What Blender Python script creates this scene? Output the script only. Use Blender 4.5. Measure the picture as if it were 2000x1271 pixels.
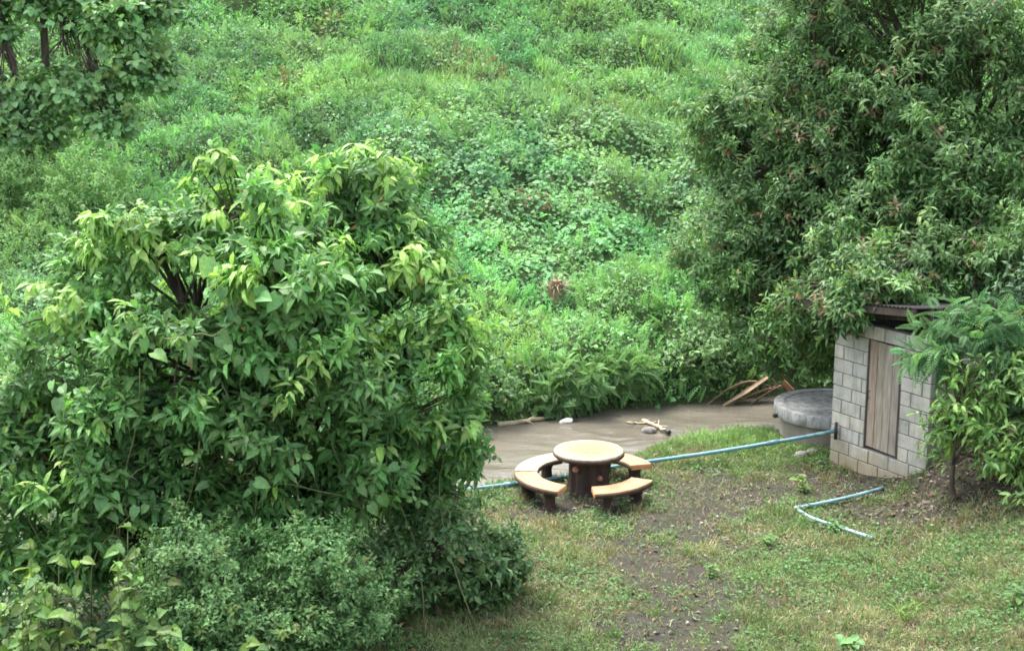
import bpy, math
import numpy as np
from mathutils import Matrix, Vector

# ------------------------------------------------------------------ camera, sky, sun, exposure
scene = bpy.context.scene
for ob in list(bpy.data.objects):
    bpy.data.objects.remove(ob)
col = scene.collection
CAM_Z, PITCH, LENS = 6.52, math.radians(12.0), 50.0
cd = bpy.data.cameras.new('camera'); cam = bpy.data.objects.new('camera', cd); col.objects.link(cam)
cam.location = (0, 0, CAM_Z); cam.rotation_euler = (math.radians(90) - PITCH, 0, 0)
cd.lens = LENS; cd.sensor_width = 36; cd.clip_end = 600; cd.clip_start = 0.1
scene.camera = cam
SUN_EL, SUN_AZ = math.radians(62), math.radians(-35)      # high, behind thin even cloud
w = bpy.data.worlds.new('World'); scene.world = w; w.use_nodes = True
nt = w.node_tree; nt.nodes.clear()
sky = nt.nodes.new('ShaderNodeTexSky'); sky.sky_type = 'NISHITA'; sky.sun_disc = False
sky.sun_elevation = SUN_EL; sky.sun_rotation = SUN_AZ; sky.dust_density = 4; sky.air_density = 1.2
hs = nt.nodes.new('ShaderNodeHueSaturation'); hs.inputs['Saturation'].default_value = 0.45
bg = nt.nodes.new('ShaderNodeBackground'); bg.inputs['Strength'].default_value = 0.15
wo = nt.nodes.new('ShaderNodeOutputWorld')
nt.links.new(sky.outputs[0], hs.inputs['Color']); nt.links.new(hs.outputs[0], bg.inputs[0]); nt.links.new(bg.outputs[0], wo.inputs[0])
sl = bpy.data.lights.new('sun', 'SUN'); sl.energy = 1.2; sl.angle = math.radians(25); sl.color = (1.0, 0.965, 0.9)
so = bpy.data.objects.new('sun', sl); col.objects.link(so)
sd = Vector((math.sin(SUN_AZ) * math.cos(SUN_EL), math.cos(SUN_AZ) * math.cos(SUN_EL), math.sin(SUN_EL)))
so.rotation_euler = sd.to_track_quat('Z', 'Y').to_euler(); so.location = (0, 0, 40)
vs = scene.view_settings; vs.view_transform = 'Standard'; vs.look = 'None'; vs.gamma = 1.0; vs.use_curve_mapping = False
vs.exposure = 2.2
scene.render.engine = 'CYCLES'
cy = scene.cycles; cy.max_bounces = 6; cy.diffuse_bounces = 4; cy.glossy_bounces = 2; cy.transmission_bounces = 3
cy.caustics_reflective = False; cy.caustics_refractive = False; cy.filter_width = 1.7

# ------------------------------------------------------------------ numeric helpers
def nrm(a):
    return a / np.maximum(np.linalg.norm(a, axis=-1, keepdims=True), 1e-9)
def sm(a, b, x):
    t = np.clip((x - a) / (b - a), 0, 1); return t * t * (3 - 2 * t)
def _hash(i, j, s):
    n = (i * 374761393 + j * 668265263 + s * 974634777) & 0x7fffffff
    n = ((n ^ (n >> 13)) * 1274126177) & 0x7fffffff
    return ((n ^ (n >> 16)) & 0xffff) / 65535.0
def vnoise(x, y, s=0):
    x = np.asarray(x, float); y = np.asarray(y, float)
    i = np.floor(x).astype(np.int64); j = np.floor(y).astype(np.int64)
    fx = x - i; fy = y - j; fx = fx * fx * (3 - 2 * fx); fy = fy * fy * (3 - 2 * fy)
    a = _hash(i, j, s); b = _hash(i + 1, j, s); c = _hash(i, j + 1, s); d = _hash(i + 1, j + 1, s)
    return (a * (1 - fx) + b * fx) * (1 - fy) + (c * (1 - fx) + d * fx) * fy
def fbm(x, y, s=0, o=4):
    r = 0; a = 1; t = 0
    for k in range(o):
        r = r + a * vnoise(x * 2 ** k, y * 2 ** k, s + 17 * k); t += a; a *= .55
    return r / t

# ------------------------------------------------------------------ mesh building
def raw_mesh(name, v, f, c=None, smooth=False):
    me = bpy.data.meshes.new(name)
    v = np.ascontiguousarray(v, np.float32); f = np.ascontiguousarray(f, np.int32)
    me.vertices.add(len(v)); me.vertices.foreach_set('co', v.ravel())
    k = f.shape[1]
    me.loops.add(f.size); me.loops.foreach_set('vertex_index', f.ravel())
    me.polygons.add(len(f)); me.polygons.foreach_set('loop_start', np.arange(0, f.size, k, dtype=np.int32))
    if c is not None:
        at = me.attributes.new('col', 'FLOAT_COLOR', 'POINT')
        c4 = np.ones((len(v), 4), np.float32); c4[:, :3] = c; at.data.foreach_set('color', c4.ravel())
    me.update(calc_edges=True)
    me.polygons.foreach_set('use_smooth', np.full(len(f), smooth))
    return me
def link(name, me, m=None, parent=None):
    o = bpy.data.objects.new(name, me); col.objects.link(o)
    if m is not None and me is not None and not me.materials:
        me.materials.append(m)
    if parent is not None:
        o.parent = parent
    return o
def tag(o, label=None, cat=None, group=None, kind=None):
    if label: o['label'] = label
    if cat: o['category'] = cat
    if group: o['group'] = group
    if kind: o['kind'] = kind
    return o
def empty(name, loc=(0, 0, 0), rz=0):
    o = bpy.data.objects.new(name, None); col.objects.link(o); o.location = loc; o.rotation_euler = (0, 0, rz)
    o.empty_display_size = .2
    return o
class MB:
    """collects vertex/triangle/colour blocks for ONE mesh"""
    def __init__(s): s.v = []; s.f = []; s.c = []; s.n = 0
    def add(s, v, f, c=(1, 1, 1)):
        v = np.asarray(v, float).reshape(-1, 3); f = np.asarray(f, int).reshape(-1, 3)
        c = np.asarray(c, float)
        if c.ndim == 1: c = np.tile(c, (len(v), 1))
        s.v.append(v); s.f.append(f + s.n); s.c.append(c); s.n += len(v)
    def mesh(s, name, smooth=False):
        return raw_mesh(name, np.concatenate(s.v), np.concatenate(s.f), np.concatenate(s.c), smooth)
    def build(s, name, m, parent=None, smooth=False):
        return link(name, s.mesh(name, smooth), m, parent)
def tube(mb, pts, rad, sides=6, c=(1, 1, 1), cap=True):
    pts = np.asarray(pts, float); m = len(pts)
    rad = np.broadcast_to(np.asarray(rad, float), (m,))
    t = nrm(np.gradient(pts, axis=0))
    ref = np.array([0, 0, 1.]) if abs(t[:, 2]).mean() < .8 else np.array([1., 0, 0])
    a = nrm(np.cross(t, ref)); b = np.cross(t, a)
    an = np.arange(sides) * 2 * math.pi / sides
    ring = pts[:, None] + rad[:, None, None] * (np.cos(an)[None, :, None] * a[:, None] + np.sin(an)[None, :, None] * b[:, None])
    v = ring.reshape(-1, 3); f = []
    for i in range(m - 1):
        for k in range(sides):
            p = i * sides + k; q = i * sides + (k + 1) % sides
            f += [(p, p + sides, q), (q, p + sides, q + sides)]
    if cap:
        v = np.vstack([v, pts[0], pts[-1]]); e0 = len(v) - 2; e1 = len(v) - 1
        for k in range(sides):
            f.append((e0, k, (k + 1) % sides)); f.append((e1, (m - 1) * sides + (k + 1) % sides, (m - 1) * sides + k))
    mb.add(v, f, c)
def box(mb, lo, hi, ch=0.0, c=(1, 1, 1)):
    """box with chamfered edges"""
    lo = np.array(lo, float); hi = np.array(hi, float)
    if ch <= 0:
        v = [(x, y, z) for x in (lo[0], hi[0]) for y in (lo[1], hi[1]) for z in (lo[2], hi[2])]
        q = [(0, 1, 3, 2), (4, 6, 7, 5), (0, 4, 5, 1), (2, 3, 7, 6), (0, 2, 6, 4), (1, 5, 7, 3)]
        mb.add(v, [t for a in q for t in ((a[0], a[1], a[2]), (a[0], a[2], a[3]))], c); return
    cen = (lo + hi) / 2; h = (hi - lo) / 2; v = []; idx = {}
    for ax in range(3):
        for sx in (-1, 1):
            for sy in (-1, 1):
                for sz in (-1, 1):
                    s = np.array([sx, sy, sz]); p = h - ch; p[ax] = h[ax]
                    idx[(ax, sx, sy, sz)] = len(v); v.append(cen + s * p)
    f = []
    def quad(a, b, cc, d):
        f.extend([(a, b, cc), (a, cc, d)])
    S = [(-1, -1), (1, -1), (1, 1), (-1, 1)]
    def key(ax, s):
        return idx[(ax,) + tuple(s)]
    for ax in range(3):
        o = [i for i in range(3) if i != ax]
        for sg in (-1, 1):
            L = []
            for (a, b) in S:
                s = [0, 0, 0]; s[ax] = sg; s[o[0]] = a; s[o[1]] = b; L.append(key(ax, s))
            quad(*L)
        for sa in (-1, 1):
            for sb in (-1, 1):
                s1 = [0, 0, 0]; s2 = [0, 0, 0]
                s1[ax] = -1; s2[ax] = 1; s1[o[0]] = s2[o[0]] = sa; s1[o[1]] = s2[o[1]] = sb
                quad(key(o[0], s1), key(o[0], s2), key(o[1], s2), key(o[1], s1))
    for sx in (-1, 1):
        for sy in (-1, 1):
            for sz in (-1, 1):
                f.append(tuple(idx[(ax, sx, sy, sz)] for ax in range(3)))
    v = np.array(v); f = np.array(f)
    n = np.cross(v[f[:, 1]] - v[f[:, 0]], v[f[:, 2]] - v[f[:, 0]]); m = v[f].mean(1) - cen
    flip = (n * m).sum(1) < 0; f[flip] = f[flip][:, ::-1]
    mb.add(v, f, c)
def lathe(mb, prof, seg=48, cen=(0, 0, 0), c=(1, 1, 1), wob=None):
    prof = np.asarray(prof, float); m = len(prof); an = np.arange(seg) * 2 * math.pi / seg
    r = prof[:, 0][:, None] * (np.ones(seg)[None] if wob is None else wob(an, prof[:, 1]))
    v = np.stack([r * np.cos(an), r * np.sin(an), np.repeat(prof[:, 1][:, None], seg, 1)], -1).reshape(-1, 3) + np.array(cen)
    f = []
    for i in range(m - 1):
        for k in range(seg):
            p = i * seg + k; q = i * seg + (k + 1) % seg
            f += [(p, q, p + seg), (q, q + seg, p + seg)]
    mb.add(v, f, c)

# ------------------------------------------------------------------ leaf shapes: x across (-.5...5), y along (0..1), z up
def leaf_tpl(kind):
    if kind == 'simple':       # far leaf, one folded kite
        v = [(0, 0, 0), (-.5, .45, .05), (0, 1, -.1), (.5, .45, .05)]; f = [(0, 2, 1), (0, 3, 2)]; s = [1, 1, 1, 1]
    elif kind == 'kite':       # folded leaf with a bent rib
        v = [(0, 0, 0), (0, .5, 0), (0, 1, -.2), (-.5, .42, .09), (.5, .42, .09)]
        f = [(0, 1, 3), (1, 2, 3), (0, 4, 1), (1, 4, 2)]; s = [1.05, 1.08, .95, 1, 1]
    elif kind == 'lance':      # long drooping leaf
        v = [(0, 0, 0), (0, .3, .03), (0, .68, -.05), (0, 1, -.24), (-.42, .26, .09), (.42, .26, .09), (-.46, .6, .02), (.46, .6, .02)]
        f = [(0, 1, 4), (1, 6, 4), (1, 2, 6), (2, 3, 6), (0, 5, 1), (1, 5, 7), (1, 7, 2), (2, 7, 3)]
        s = [1.15, 1.18, 1.1, .95, .97, .97, 1, 1]
    elif kind == 'heart':
        v = [(0, 0, 0), (0, .35, -.02), (0, .7, -.06), (0, 1, -.2), (-.3, -.12, .05), (-.5, .2, .1), (-.36, .6, .04),
             (.3, -.12, .05), (.5, .2, .1), (.36, .6, .04)]
        f = [(0, 1, 4), (1, 5, 4), (1, 6, 5), (1, 2, 6), (2, 3, 6), (0, 7, 1), (1, 7, 8), (1, 8, 9), (1, 9, 2), (2, 9, 3)]
        s = [1.12, 1.1, 1.05, 1, .96, .98, 1, .96, .98, 1]
    elif kind == 'oval':       # broad rounded leaf
        v = [(0, 0, 0), (0, .4, .02), (0, .75, -.02), (0, 1, -.12), (-.36, .15, .05), (-.5, .5, .1), (-.33, .82, .02),
             (.36, .15, .05), (.5, .5, .1), (.33, .82, .02)]
        f = [(0, 1, 4), (1, 5, 4), (1, 2, 5), (2, 6, 5), (2, 3, 6), (0, 7, 1), (1, 7, 8), (1, 8, 2), (2, 8, 9), (2, 9, 3)]
        s = [1.1, 1.1, 1.05, 1, 1, 1, 1, 1, 1, 1]
    elif kind == 'blade':
        v = [(-.5, 0, 0), (.5, 0, 0), (-.35, .55, .03), (.35, .55, .03), (0, 1, -.16)]
        f = [(0, 1, 3), (0, 3, 2), (2, 3, 4)]; s = [.9, .9, 1, 1, 1.08]
    elif kind.startswith('frond'):   # feathery leaf: a rib with paired leaflets
        n, wd = (8, .2) if kind == 'frond' else (10, .13)
        v = [(-.012, 0, 0), (.012, 0, 0), (0, .5, .07), (0, 1, -.1)]; f = [(0, 1, 2), (0, 2, 3)]; s = [.8, .8, .9, .9]
        for i in range(n):
            t = .14 + .86 * i / (n - 1); zz = .28 * t * (1 - t) - .1 * t * t
            ln = .5 * math.sin(math.pi * (.18 + .74 * t)) ** .7
            for sx in (-1, 1):
                b = len(v)
                v += [(0, t, zz), (sx * ln * .5, t + .05 + wd * .35, zz + .02), (sx * ln, t + .1, zz - .03), (sx * ln * .5, t + .05 - wd * .35, zz + .005)]
                f += [(b, b + 2, b + 1), (b, b + 3, b + 2)] if sx < 0 else [(b, b + 1, b + 2), (b, b + 2, b + 3)]
                s += [.95, 1.05, 1.1, 1]
    return dict(v=np.array(v, float), f=np.array(f), s=np.array(s, float))
TPL = {k: leaf_tpl(k) for k in ('simple', 'kite', 'lance', 'heart', 'oval', 'blade', 'frond', 'frondfine')}
def basis(d, n):
    d = nrm(d); x = nrm(np.cross(d, n)); z = np.cross(x, d)
    return x, d, z
def put(mb, kind, pos, d, n, L, W, c):
    """many copies of one leaf shape into one mesh"""
    t = TPL[kind]; N = len(pos); k = len(t['v'])
    if N == 0: return
    x, y, z = basis(d, n)
    L = np.broadcast_to(L, (N,)); W = np.broadcast_to(W, (N,))
    v = pos[:, None] + t['v'][None, :, 0:1] * (x * W[:, None])[:, None] + t['v'][None, :, 1:2] * (y * L[:, None])[:, None] + t['v'][None, :, 2:3] * (z * L[:, None])[:, None]
    f = (t['f'][None] + (np.arange(N) * k)[:, None, None]).reshape(-1, 3)
    cc = np.clip(c[:, None] * t['s'][None, :, None], 0.002, .9).reshape(-1, 3)
    mb.add(v.reshape(-1, 3), f, cc)
def rnd_dir(rng, n):
    return nrm(rng.normal(size=(n, 3)))
def jitter_col(rng, c, amt=.16):
    n = len(c)
    return c * (1 + rng.normal(size=(n, 1)) * amt) * (1 + rng.normal(size=(n, 3)) * amt * .3)

# ------------------------------------------------------------------ materials
def new_mat(name):
    m = bpy.data.materials.new(name); m.use_nodes = True; t = m.node_tree
    return m, t, t.nodes['Principled BSDF']
def nd(t, ty, **k):
    n = t.nodes.new(ty)
    for a, b in k.items():
        if a in n.inputs: n.inputs[a].default_value = b
        else: setattr(n, a, b)
    return n
def ramp(t, fac, stops):
    r = t.nodes.new('ShaderNodeValToRGB'); e = r.color_ramp.elements
    while len(e) < len(stops): e.new(.5)
    for i, (p, c) in enumerate(stops):
        e[i].position = p; e[i].color = (c[0], c[1], c[2], 1) if len(c) == 3 else c
    t.links.new(fac, r.inputs[0]); return r.outputs[0]
def mixc(t, fac, a, b, mode='MIX'):
    m = t.nodes.new('ShaderNodeMix'); m.data_type = 'RGBA'; m.blend_type = mode
    if isinstance(fac, (int, float)): m.inputs[0].default_value = fac
    else: t.links.new(fac, m.inputs[0])
    for i, q in ((6, a), (7, b)):
        if isinstance(q, tuple): m.inputs[i].default_value = (q[0], q[1], q[2], 1)
        else: t.links.new(q, m.inputs[i])
    return m.outputs[2]
def bump(t, p, h, strength=.3, dist=.02):
    b = t.nodes.new('ShaderNodeBump'); b.inputs['Strength'].default_value = strength; b.inputs['Distance'].default_value = dist
    t.links.new(h, b.inputs['Height']); t.links.new(b.outputs[0], p.inputs['Normal'])
def noise(t, vec, scale, detail=4, rough=.6):
    n = nd(t, 'ShaderNodeTexNoise', Scale=scale, Detail=detail, Roughness=rough)
    if vec is not None: t.links.new(vec, n.inputs['Vector'])
    return n.outputs['Fac']
def leaf_mat(name, rough=.42, trans=.3, spec=.45):
    m, t, p = new_mat(name)
    a = nd(t, 'ShaderNodeAttribute', attribute_name='col')
    g = nd(t, 'ShaderNodeNewGeometry')
    nz = noise(t, g.outputs['Position'], 34, 2)
    v = ramp(t, nz, [(.3, (.78, .8, .76)), (.7, (1.18, 1.16, 1.15))])
    c = mixc(t, 1.0, a.outputs['Color'], v, 'MULTIPLY')
    t.links.new(c, p.inputs['Base Color']); p.inputs['Roughness'].default_value = rough
    p.inputs['Specular IOR Level'].default_value = spec
    tr = t.nodes.new('ShaderNodeBsdfTranslucent')
    tc = mixc(t, 1.0, c, (1.2, 1.3, .75), 'MULTIPLY'); t.links.new(tc, tr.inputs[0])
    mx = t.nodes.new('ShaderNodeMixShader'); mx.inputs[0].default_value = trans
    t.links.new(p.outputs[0], mx.inputs[1]); t.links.new(tr.outputs[0], mx.inputs[2])
    t.links.new(mx.outputs[0], t.nodes['Material Output'].inputs['Surface'])
    return m
def solid(name, stops, scale=6, rough=.8, bstr=.4, bdist=.01, stretch=None, attr=False, detail=5, mud=False):
    m, t, p = new_mat(name)
    tc = nd(t, 'ShaderNodeTexCoord'); vec = tc.outputs['Object']
    if stretch:
        mp = t.nodes.new('ShaderNodeMapping'); mp.inputs['Scale'].default_value = stretch
        t.links.new(vec, mp.inputs[0]); vec = mp.outputs[0]
    f = noise(t, vec, scale, detail)
    c = ramp(t, f, stops)
    if mud: c = mixc(t, ramp(t, noise(t, vec, 9, 5, .7), [(.5, (0, 0, 0)), (.66, (.75 * float(mud),) * 3)]), c, (.11, .09, .065))
    if attr:
        a = nd(t, 'ShaderNodeAttribute', attribute_name='col'); c = mixc(t, 1.0, c, a.outputs['Color'], 'MULTIPLY')
    t.links.new(c, p.inputs['Base Color']); p.inputs['Roughness'].default_value = rough
    f2 = noise(t, vec, scale * 4, 4)
    bump(t, p, f2, bstr, bdist)
    return m
M = {}
M['leaf'] = leaf_mat('leaf_surface', .5, .3, .28)
M['glossy_leaf'] = leaf_mat('glossy_leaf_surface', .48, .32, .26)
M['soft_leaf'] = leaf_mat('soft_leaf_surface', .6, .34, .3)
M['grass'] = leaf_mat('grass_surface', .55, .3, .3)
M['litter'] = leaf_mat('dead_leaf_surface', .8, .08, .15)
M['bark'] = solid('bark', [(.3, (.03, .022, .016)), (.7, (.11, .085, .062))], 9, .9, .8, .02, (1, 1, .3))
M['vine_stem'] = solid('vine_stem', [(.3, (.10, .13, .04)), (.7, (.18, .17, .08))], 8, .7)

# ------------------------------------------------------------------ terrain
WATER_Z = -.28
def near_edge(x):
    return np.interp(x, [-14, -6, -2, -.5, .8, 1.6, 2.2, 3, 4, 6, 9, 16], [18.3, 18.9, 19.6, 19.95, 20.5, 21.15, 21.85, 22.45, 22.9, 23.3, 23.2, 22.8]) + .18 * (vnoise(x * 1.3, x * 0 + 3, 5) - .5)
def far_edge(x):
    return np.interp(x, [-14, -6, -2, -.5, 1.4, 3.9, 5.9, 9, 16], [21.8, 22.4, 23.1, 23.6, 24.5, 25.3, 25.65, 25.7, 25.2]) + .35 * (vnoise(x * 1.1, x * 0 + 9, 6) - .5)
HX0, HY0, HS = -26.0, 22.0, .1
HNX, HNY = 520, 460
rng = np.random.default_rng(11)
mound_h = np.zeros((HNY, HNX)); mound_id = np.full((HNY, HNX), -1, int)
mounds = []
while len(mounds) < 2600:
    mx, my = rng.uniform(-25, 25), 23 + 43 * rng.random() ** 1.15
    if my < far_edge(mx) + .3: continue
    big = float(fbm(mx * .23 + 5, my * .23, 31))
    r = rng.uniform(.25, .65) + (.7 * rng.random() if big > .52 else 0)
    mounds.append((mx, my, r, r * rng.uniform(.4, .95)))
mounds = np.array(mounds)
for k, (mx, my, r, hh) in enumerate(mounds):
    i0 = max(0, int((mx - r - HX0) / HS)); i1 = min(HNX, int((mx + r - HX0) / HS) + 2)
    j0 = max(0, int((my - r - HY0) / HS)); j1 = min(HNY, int((my + r - HY0) / HS) + 2)
    if i0 >= i1 or j0 >= j1: continue
    X, Y = np.meshgrid(HX0 + np.arange(i0, i1) * HS, HY0 + np.arange(j0, j1) * HS)
    q = 1 - ((X - mx) ** 2 + (Y - my) ** 2) / r ** 2
    z = np.where(q > 0, hh * np.sqrt(np.maximum(q, 0)), 0)
    sub = mound_h[j0:j1, i0:i1]; m_ = z > sub
    sub[m_] = z[m_]; mound_id[j0:j1, i0:i1][m_] = k
def mound_at(x, y):
    x0, y0 = np.asarray(x, float), np.asarray(y, float)
    x = x0 + .9 * (fbm(x0 * 1.1, y0 * 1.1, 71, 3) - .5) + .35 * (vnoise(x0 * 4, y0 * 4, 72) - .5)
    y = y0 + .9 * (fbm(x0 * 1.1 + 40, y0 * 1.1, 73, 3) - .5) + .35 * (vnoise(x0 * 4, y0 * 4 + 30, 74) - .5)
    fx = np.clip((np.asarray(x) - HX0) / HS, 0, HNX - 1.01); fy = np.clip((np.asarray(y) - HY0) / HS, 0, HNY - 1.01)
    i = fx.astype(int); j = fy.astype(int); fx = fx - i; fy = fy - j
    z = (mound_h[j, i] * (1 - fx) + mound_h[j, i + 1] * fx) * (1 - fy) + (mound_h[j + 1, i] * (1 - fx) + mound_h[j + 1, i + 1] * fx) * fy
    z = z * .82 + .6 * (fbm(x0 * .9, y0 * .9, 75, 3) - .35) + .3 * (vnoise(x0 * 3.1, y0 * 3.1, 76) - .5)
    return np.maximum(z, 0) * sm(far_edge(x0) + .05, far_edge(x0) + .9, y0)
def hill_base(x, y):
    f = far_edge(x)
    return WATER_Z - .12 + .62 * sm(f - .15, f + .7, y) + .32 * np.minimum(np.maximum(0, y - f - .4), 50) + 1.5 * (fbm(x * .1, y * .1, 3, 3) - .5) * sm(f + 1, f + 7, y)
def lawn_z(x, y):
    t = (x - 4.9) * .7 - (y - 20) * .12
    r = .45 * np.where(t > 0, t * t / (t + .35), 0); r = 1.6 * np.tanh(r / 1.6)
    emb = 4.8 * (1 - sm(0.0, 11.0, y))
    r = r + .5 * np.exp(-(np.hypot(x - 6.35, y - 18.55) / .8) ** 2) + .4 * sm(5.6, 7.6, x) * sm(15.2, 17.4, y)
    return r * sm(10, 14, y) * (1 - sm(21.2, 22.8, y)) + emb + .07 * (fbm(x * .9, y * .9, 1) - .5) + .03 * (vnoise(x * 5, y * 5, 2) - .5)
def ground_z(x, y, mound=0.0):
    x = np.asarray(x, float); y = np.asarray(y, float)
    n = near_edge(x); f = far_edge(x)
    s = sm(n - .55, n + .15, y)
    a = lawn_z(x, y) * (1 - s) + (-.5) * s
    s2 = sm(f - .9, f - .1, y)
    b = hill_base(x, y) + mound * mound_at(x, y)
    mid = np.where(y < (n + f) / 2, a, 0)
    return np.where(y < (n + f) / 2, a, np.where(y < f - .1, -.5 * (1 - s2) + b * s2, b))
PATH = np.array([(1.6, 13.0), (1.75, 14.7), (1.95, 16.5), (2.3, 18.0), (3.0, 19.2), (4.4, 19.9)])
def path_dist(x, y):
    d = np.full(np.shape(x), 99.)
    for a, b in zip(PATH[:-1], PATH[1:]):
        ab = b - a; t = np.clip(((x - a[0]) * ab[0] + (y - a[1]) * ab[1]) / (ab @ ab), 0, 1)
        d = np.minimum(d, np.hypot(x - a[0] - t * ab[0], y - a[1] - t * ab[1]))
    return d
def bare(x, y):
    """0 = grassy, 1 = trodden soil"""
    n1 = fbm(x * 1.5, y * 1.5, 41); n2 = fbm(x * 4, y * 4, 43)
    p = np.exp(-(path_dist(x, y) / .75) ** 2) * .85
    tb = np.exp(-((np.hypot(x - 1.05, y - 19.2)) / 1.25) ** 4) * .75
    bk = np.exp(-(np.hypot((x - 4.2) / 2.1, (y - 19.4) / 1.1)) ** 2) * .95
    rt = np.exp(-(np.hypot((x - 6.5) / 1.6, (y - 17.9) / 1.3)) ** 2) * .9
    b = np.maximum.reduce([p, tb, bk, rt]) - .9 * np.exp(-np.hypot((x - 3.2) / 1.7, (y - 22.0) / .8) ** 2) + (n1 - .5) * 1.5 + (n2 - .5) * .7
    return sm(.26, .74, b + .4 * (vnoise(x * 9, y * 9, 47) - .5))
def axis_pts(lo, hi, a, b, fine, coarse):
    l = np.arange(a, lo, -coarse)[::-1][:-1] if a > lo else np.array([])
    return np.concatenate([np.arange(lo, a, coarse), np.arange(a, b, fine), np.arange(b, hi + coarse, coarse)])
gx = axis_pts(-90, 90, -14, 14, .1, 2.0); gy = np.concatenate([np.arange(-30, 11, 1.0), np.arange(11, 27, .09), np.arange(27, 60, .2), np.arange(60, 165, 3.)])
X, Y = np.meshgrid(gx, gy); Z = ground_z(X, Y, .72)
nx, ny = len(gx), len(gy)
ii = (np.arange(ny - 1)[:, None] * nx + np.arange(nx - 1)[None]).ravel()
gf = np.stack([ii, ii + 1, ii + 1 + nx, ii + nx], 1)
gv = np.stack([X, Y, Z], -1).reshape(-1, 3)
B = bare(X, Y); hillm = sm(-.1, .3, Y - far_edge(X))
gc = np.stack([B, hillm, fbm(X * .8, Y * .8, 77)], -1).reshape(-1, 3)
m, t, p = new_mat('ground')
a = nd(t, 'ShaderNodeAttribute', attribute_name='col'); sp = t.nodes.new('ShaderNodeSeparateColor'); t.links.new(a.outputs['Color'], sp.inputs[0])
geo = nd(t, 'ShaderNodeNewGeometry'); P = geo.outputs['Position']
soil = ramp(t, noise(t, P, 14, 6, .7), [(.3, (.026, .022, .018)), (.55, (.044, .040, .030)), (.75, (.08, .073, .056))])
turf = ramp(t, noise(t, P, 9, 6, .7), [(.3, (.028, .030, .014)), (.5, (.055, .058, .025)), (.7, (.105, .09, .052))])
und = ramp(t, noise(t, P, 5, 5, .7), [(.35, (.03, .05, .018)), (.65, (.06, .10, .032))])
c = mixc(t, sp.outputs[0], turf, soil); c = mixc(t, sp.outputs[1], c, und)
t.links.new(c, p.inputs['Base Color']); p.inputs['Roughness'].default_value = .9; p.inputs['Specular IOR Level'].default_value = .25
bump(t, p, noise(t, P, 30, 5, .7), .8, .03)
M['ground'] = m
tag(link('ground', raw_mesh('ground', gv, gf, gc, True), m), kind='structure')

# muddy creek
m, t, p = new_mat('creek_water')
geo = nd(t, 'ShaderNodeNewGeometry'); mp = t.nodes.new('ShaderNodeMapping'); mp.inputs['Scale'].default_value = (.55, 1.4, 1); mp.inputs['Rotation'].default_value = (0, 0, .25)
t.links.new(geo.outputs['Position'], mp.inputs[0])
c = ramp(t, noise(t, mp.outputs[0], 1.6, 5, .6), [(.3, (.095, .085, .066)), (.7, (.14, .126, .10))])
t.links.new(c, p.inputs['Base Color']); p.inputs['Roughness'].default_value = .03; p.inputs['IOR'].default_value = 1.33
rip = nd(t, 'ShaderNodeMath', operation='MULTIPLY'); t.links.new(noise(t, mp.outputs[0], 7, 4, .6), rip.inputs[0])
t.links.new(ramp(t, noise(t, mp.outputs[0], .8, 2, .5), [(.38, (.08, .08, .08)), (.62, (1, 1, 1))]), rip.inputs[1]); bump(t, p, rip.outputs[0], .5, .04)
M['water'] = m
wx = np.concatenate([np.arange(-30, -3, .3), np.arange(-3, 7, .05), np.arange(7, 30, .3)]); wn = np.linspace(0, 1, 80)
WX = np.tile(wx, (len(wn), 1)); n_ = near_edge(WX) - .45; f_ = far_edge(WX) + .25
WY = n_ + (f_ - n_) * wn[:, None]
rif = np.exp(-(np.hypot((WX - 1.6) / 1.9, (WY - 22.9) / .9)) ** 2)
WZ = WATER_Z + (.012 + .05 * rif) * (fbm(WX * 2.4 + WY * .6, WY * 5.0, 51, 3) - .5) + .04 * (fbm(WX * .9 + WY * .5, WY * 2.3, 52, 2) - .5)
ii = (np.arange(len(wn) - 1)[:, None] * len(wx) + np.arange(len(wx) - 1)[None]).ravel()
tag(link('creek_water', raw_mesh('creek_water', np.stack([WX, WY, WZ], -1).reshape(-1, 3), np.stack([ii, ii + 1, ii + 1 + len(wx), ii + len(wx)], 1), None, True), m), kind='structure')

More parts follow.
